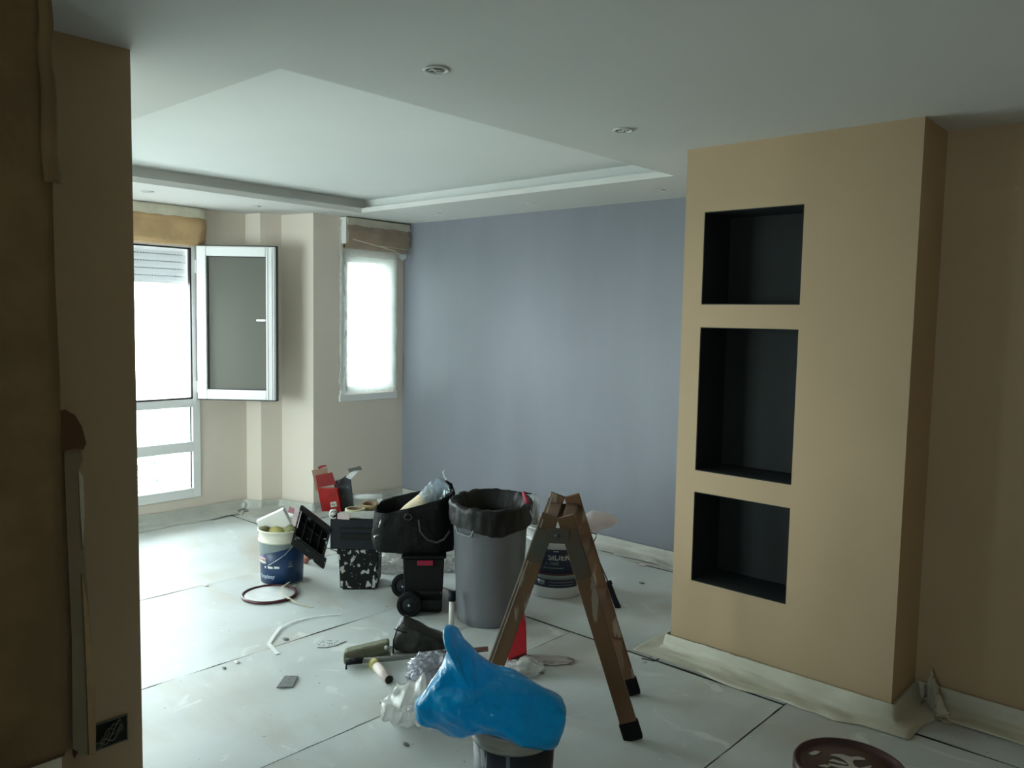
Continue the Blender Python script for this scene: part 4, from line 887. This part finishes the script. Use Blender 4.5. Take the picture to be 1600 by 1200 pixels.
# ------------------------------------------------------------------ large white bucket behind the ladder
ib = fl(870, 937); Ri0, Ri1, hi = .160, .188, .415; ic = Vector((ib.x, ib.y, 0)) + F0 * Ri0
bk = bucket('paint_bucket', 'large white paint bucket lettered SIDER behind the ladder', ic, Ri0, Ri1, hi, .085, 'white')
sli = (Ri1 - Ri0) / hi
fi = Fr(ic); ang = lambda px, z=.2: -pi / 2 + math.asin(max(-.95, min(.95, fi.q(px, 880, -.15).x / (Ri0 + sli * z))))
lb0, lb1 = ang(838), ang(903); lbl = 'navy'
patch(Ri0, Ri0 + sli, .155, .300, ang(834), ang(905), 'navy', bk, 'label', 18)
patch(Ri0, Ri0 + sli, .145, .156, ang(832), ang(906), 'maroon', bk, 'label_stripe', 18, off=.0016)
patch(Ri0, Ri0 + sli, .120, .145, ang(832), ang(906), 'greylab', bk, 'label_stripe', 18, off=.0016)
patch(Ri0, Ri0 + sli, .070, .120, ang(832), ang(904), 'navy', bk, 'label_foot', 18)
patch(Ri0, Ri0 + sli, .086, .112, ang(841), ang(851), 'greylab', bk, 'print_block', 5, off=.0020)
for z_ in (.084, .101): patch(Ri0, Ri0 + sli, z_, z_ + .003, ang(858), ang(898), 'greylab', bk, 'print_line', 10, off=.0020)
wt = mat('grey_white_print', (.50, .50, .46), .5)
wraptext('SIDER', .050, Ri0 + sli * .24 + .001, ang(873), .238, wt, bk)
wraptext('S-1000', .028, Ri0 + sli * .2 + .001, ang(862), .210, 'greylab', bk)
patch(Ri0, Ri0 + sli, .188, .192, ang(850), ang(880), 'greylab', bk, 'print_line', 8, off=.0020)
patch(Ri0, Ri0 + sli, .288, .292, ang(864), ang(872), 'white', bk, 'print_mark', 4, off=.0020)
patch(Ri0, Ri0 + sli, .300, .304, ang(830), ang(836), 'greylab', bk, 'print_mark', 4, off=.0020)
hwp = [((Ri1 + .006) * cos(a), (Ri1 + .012) * sin(a), hi - .05 + .012 * sin(a + .5)) for a in [pi + .1 + i * .16 for i in range(11)]]
MB().tube(hwp, .0022, 6).build('wire_handle', 'metal', bk)
MB().lathe([(Ri1 - .004, hi - .03), (.001, hi - .028)], 40).build('paint_surface', 'offwhite', bk)
# bottle in plastic standing at rim, left
pb_ = fi.q(834, 800, -.04); P_ = ic + R0 * pb_.x + F0 * pb_.y
t = thing('wrapped_brush', 'brush head wrapped in clear plastic standing in the white bucket', 'brush', (P_.x, P_.y, hi - .028), YAW)
hh = fi.q(834, 773, -.04).z - hi + .028
crumple((0, 0, hh * .62), (.034, .030, hh * .40), .25, 9, 4, None).build('plastic_wrap', 'filmclear', t)
MB().lathe([(.026, 0), (.027, .02), (.024, hh * .5), (.016, hh * .8), (.001, hh * .85)], 20).build('brush_head', mat('dark_grey_bristle', (.07, .08, .08), .7, alt=(.3, .32, .33), vscale=18), t)
MB().lathe([(.036, .0), (.042, .004), (.040, .028), (.001, .03)], 24).build('cap', 'white', t)
# pink translucent bag on top right
fg = fi
t = thing('pink_bag', 'pale pink plastic bag lying across the white bucket rim', 'bag', (ic.x, ic.y, 0), YAW)
ol = [fi.q(*p, -.10) for p in ((880, 822), (897, 812), (912, 808), (925, 801), (940, 802), (956, 806), (967, 815), (966, 820), (948, 828), (928, 834), (910, 832), (886, 833))]
zmin = hi + .002
pillow(ol, .075, 10, 3.0, .008, 14, yoff=-.06).build('bag_body', 'pinkfilm', t)
MB().tube([fi.q(913, 812, -.14), fi.q(917, 809, -.14)], .006, 8).build('red_cap', mat('crimson_dot', (.35, .02, .05), .5), t)
# hanging roller frame
t = thing('hanging_paint_roller', 'paint roller frame with dark grip hanging on the bucket rim', 'roller', (ic.x, ic.y, 0), YAW)
Q = [fi.q(*p, -.27) for p in ((900, 828), (918, 831), (932, 835), (930, 842), (925, 851), (934, 872), (943, 893), (950, 909))]
MB().tube(Q, .0035, 8).build('wire', 'darkmetal', t)
Q = [fi.q(*p, -.27) for p in ((950, 909), (953, 916), (960, 935), (966, 950))]
MB().tube(Q, [.017, .015, .016, .018], 14).build('grip', 'slate', t)
MB().tube([fi.q(946, 914, -.27), fi.q(956, 909, -.27)], .012, 12).build('grip_collar', 'slate', t)
MB().tube([fi.q(966, 950, -.27), fi.q(969, 958, -.27)], [.015, .014], 14).build('grip_end', mat('magenta_cap', (.38, .01, .07), .4), t)

# ------------------------------------------------------------------ wooden stepladder
fR, bR = fl(990, 1156), fl(988, 1086); wv = (bR - fR).normalized(); uv = Vector((-wv.y, wv.x, 0)); uv = uv if uv.x < 0 else -uv
sp = .63; HT = .855; bw = (bR - fR).length; fL, bL = fR + uv * sp, bR + uv * sp
lo = (fR + bL) / 2; lo.z = 0
lad = thing('stepladder', 'short wooden stepladder with paint splashes and black rubber feet', 'ladder', lo, 0)
nl = uv
def leg(foot, s, side, mm):
    """side=+1: leans from foot toward the apex; built in ladder plane"""
    f = foot - lo; mid = f + nl * (sp / 2) * side; topc = Vector((mid.x, mid.y, HT)) + nl * .034 * side * -1
    a = f + (topc - f) * .05
    lgo = MB().beam(a, topc + (topc - a).normalized() * .015, .066, .024, nl).build('leg', mm, lad, bevel=.003)
    e = nl.cross(Vector((0, 0, 1)))
    MB().beam(f + Vector((0, 0, .003)), f + (topc - f) * .085, .076, .036, nl).build('rubber_foot', 'rubber', lgo, bevel=.006)
    return lgo, f, topc
LG = []
for ft_, sd in ((fR, 1), (bR, 1), (fL, -1), (bL, -1)):
    LG.append(leg(ft_, ft_, sd, 'woodsplash') if False else leg(ft_, 0, sd, 'woodsplash'))
# cream worn outer edges of the left legs
for lgo, f, tc_ in LG[2:]:
    off = -wv * 0
    out = nl * .035
    for k in (-1, 1):
        MB().beam(f + (tc_ - f) * .09 + nl * (.028 + .006 * k) - wv * .0135, tc_ + nl * (.028 + .006 * k) - wv * .0135, .005, .003, nl).build('worn_edge', 'cream', lgo)
# rungs
for (i, j) in ((0, 1), (2, 3)):
    for z in (.245, .47, .69):
        fr2, f2_ = LG[i][1], LG[j][1]; ta, tb_ = LG[i][2], LG[j][2]
        A_ = fr2.lerp(ta, z / HT); B_ = f2_.lerp(tb_, z / HT)
        MB().beam(A_, B_, .060, .020, nl).build('rung', 'wood', lad, bevel=.003)
# hinge plates on the near and far side
for i, j, sg in ((0, 2, -1), (1, 3, 1)):
    for q_, s2 in ((i, 1), (j, -1)):
        f, tc_ = LG[q_][1], LG[q_][2]; o1 = wv * (.0145 * sg)
        MB().beam(f.lerp(tc_, .74 if q_ < 2 else .80) + o1, f.lerp(tc_, .955) + o1, .060, .004, nl).build('hinge_arm', 'hinge', lad)
    ap = (LG[i][2] + LG[j][2]) / 2 + wv * (.018 * sg)
    MB().beam(ap + nl * .045 - Vector((0, 0, .06)), ap - nl * .045 - Vector((0, 0, .06)), .004, .060, nl.cross(Vector((0, 0, 1)))).build('hinge_plate', 'hinge', lad)
    pv = MB().lathe([(.010, 0), (.008, .004), (.001, .005)], 14).build('pivot', 'darkmetal', lad); pv.location = ap + wv * (.004 * sg) - Vector((0, 0, .06)); pv.rotation_euler = (pi / 2, 0, atan2(wv.y, wv.x) + (pi / 2 if sg > 0 else -pi / 2))
MB().beam(LG[0][2] + nl * .0 - Vector((0, 0, .035)) - wv * .013, (LG[0][2] + LG[2][2]) / 2 - Vector((0, 0, .05)) - wv * .018, .004, .004, nl).beam(LG[2][2] - Vector((0, 0, .03)) - wv * .013, (LG[0][2] + LG[2][2]) / 2 - Vector((0, 0, .05)) - wv * .018, .004, .004, nl).build('wire_stay', 'cream', lad)
MB().beam(LG[0][2] - Vector((0, 0, .03)), LG[1][2] - Vector((0, 0, .03)), .05, .022, nl).beam(LG[2][2] - Vector((0, 0, .03)), LG[3][2] - Vector((0, 0, .03)), .05, .022, nl).build('top_tread', 'wood', lad, bevel=.003)

# ------------------------------------------------------------------ front bucket with blue bag
dB = 2.52; bcn = at(803, 1150, dB); bcn.z = 0; hb3 = .392
fB = bucket('dark_bucket', 'paint-streaked dark bucket with white scribble under the blue bag', bcn, .112, .128, hb3, .052, mat('dirty_beige_plastic', (.36, .35, .29), .5, var=.2, vscale=12))
s3 = (.128 - .112) / hb3
streak = mat('black_label_with_pale_paint_streaks', (.012, .018, .026), .5, thr=.60, alt=(.26, .28, .27), vscale=13, stretch=(3.0, 3.0, .35))
patch(.112, .112 + s3, .02, .335, -pi * .97, -pi * .03, streak, fB, 'label', 40)
patch(.112, .112 + s3, .05, .345, -1.75, -1.66, 'greylab', fB, 'paint_drip', 4, off=.0022)
q_ = [Vector((.1315 * cos(a), .1315 * sin(a), z)) for a, z in ((-1.50, .245), (-1.38, .262), (-1.25, .274), (-1.15, .278), (-1.12, .271), (-1.18, .256), (-1.26, .240), (-1.34, .218))]
MB().tube(q_, .0022, 6).build('scribble', 'white', fB)
MB().tube([Vector(((.137) * cos(a), (.137) * sin(a), hb3 - .03 + .02 * sin(a * 2))) for a in [-.75 + .12 * i for i in range(9)]], .002, 6).build('wire_handle', 'metal', fB)
fv = Fr(Vector((bcn.x, bcn.y, 0)))
t = thing('blue_bag', 'bright blue plastic bag draped over the paint-streaked bucket', 'bag', (bcn.x, bcn.y, .014), YAW)
ol = [fv.q(*p) for p in ((697, 980), (706, 984), (714, 998), (728, 1008), (740, 1018), (744, 1026), (762, 1040), (780, 1050), (812, 1058), (848, 1072), (872, 1088), (883, 1102), (881, 1124), (872, 1148), (860, 1160), (838, 1156), (815, 1146), (790, 1138), (765, 1132), (740, 1134), (720, 1142), (700, 1142), (680, 1132), (655, 1122), (650, 1104), (652, 1090), (664, 1078), (676, 1060), (690, 1040), (700, 1015), (698, 1000), (694, 986))]
fa_, fb3 = fv.q(712, 1090, -.12), fv.q(872, 1106, -.12)
def fold(v, r, sg):
    # a curved horizontal fold on the near side: the part above it sits further back
    y = v.y
    if sg < 0 and r < 1:
        u = (v.x - fa_.x) / (fb3.x - fa_.x); w_ = max(0, min(1, (u + .35) / .35)) * max(0, min(1, (1.25 - u) / .25))
        d = v.z - (fa_.z + (fb3.z - fa_.z) * u + .030 * sin(pi * max(0, min(1, u))))
        k = max(0, min(1, d / .012)); y += w_ * (.030 * k * (3 - 2 * k) * k * max(0, 1 - d / .16)) - w_ * .010 * math.exp(-((d + .008) / .012) ** 2)
        y += .010 * (1 - abs(nz(v.x * 9 + v.z * 16, v.z * 5, 2) * 2))
    return (v.x, min(y, .14), v.z)
pillow(ol, .128, 44, 4.0, .024, 9, yoff=-.045, fn=fold, pw=.5).build('bag_body', 'bluebag', t)
MB().tube([fv.q(655, 1121, -.03), fv.q(680, 1130, -.05), fv.q(712, 1137, -.07), fv.q(745, 1130, -.10)], .004, 8).build('hem', 'bluebag', t)

# ------------------------------------------------------------------ brown-lidded bucket bottom right
bp = at(1328, 1206, 2.37); bp.z = 0; hq = .335
bb_ = bucket('lidded_bucket', 'white bucket with maroon lid splashed with paint at bottom right', bp, .132, .148, hq, .07, 'white')
lid = MB().lathe([(.156, hq - .028), (.158, hq - .022), (.158, hq + .006), (.154, hq + .012), (.148, hq + .011), (.145, hq + .003), (.128, hq + .001), (.120, hq + .004), (.001, hq + .004)], 64).build('lid', mat('maroon_lid', (.055, .018, .020), .38, var=.3), bb_)
wp = mat('dried_pale_paint', (.42, .38, .32), .6)
def blob(pts, name='paint_splash'):
    pp = [(x * .001, y * .001) for x, y in pts]; n = len(pp); z = hq + .0042
    MB().poly([(x, y, z) for x, y in pp] + [(x, y, z + .002) for x, y in pp], [tuple(range(n)), tuple(range(2 * n - 1, n - 1, -1))] + [(i, i + n, (i + 1) % n + n, (i + 1) % n) for i in range(n)]).build(name, wp, lid)
blob([(-35, 62), (-15, 68), (5, 66), (22, 52), (48, 56), (62, 46), (60, 38), (30, 38), (18, 30), (14, 5), (24, -8), (50, 2), (66, 8), (60, -2), (30, -22), (14, -40), (2, -66), (-6, -64), (0, -34), (-4, -14), (-40, -6), (-60, 8), (-58, 14), (-30, 6), (-6, 0), (2, 14), (0, 34), (-12, 52)])
blob([(-95, 70), (-72, 84), (-56, 80), (-66, 70), (-78, 62), (-90, 60)])
blob([(-50, 30), (-36, 38), (-10, 22), (-2, 12), (-14, 12), (-34, 24)])
blob([(-92, 2), (-70, 8), (-56, 0), (-70, -8)])
blob([(40, -30), (60, -34), (66, -46), (54, -58), (46, -46)])
blob([(-60, -20), (-40, -18), (-14, -30), (-20, -40), (-44, -34), (-64, -30)])
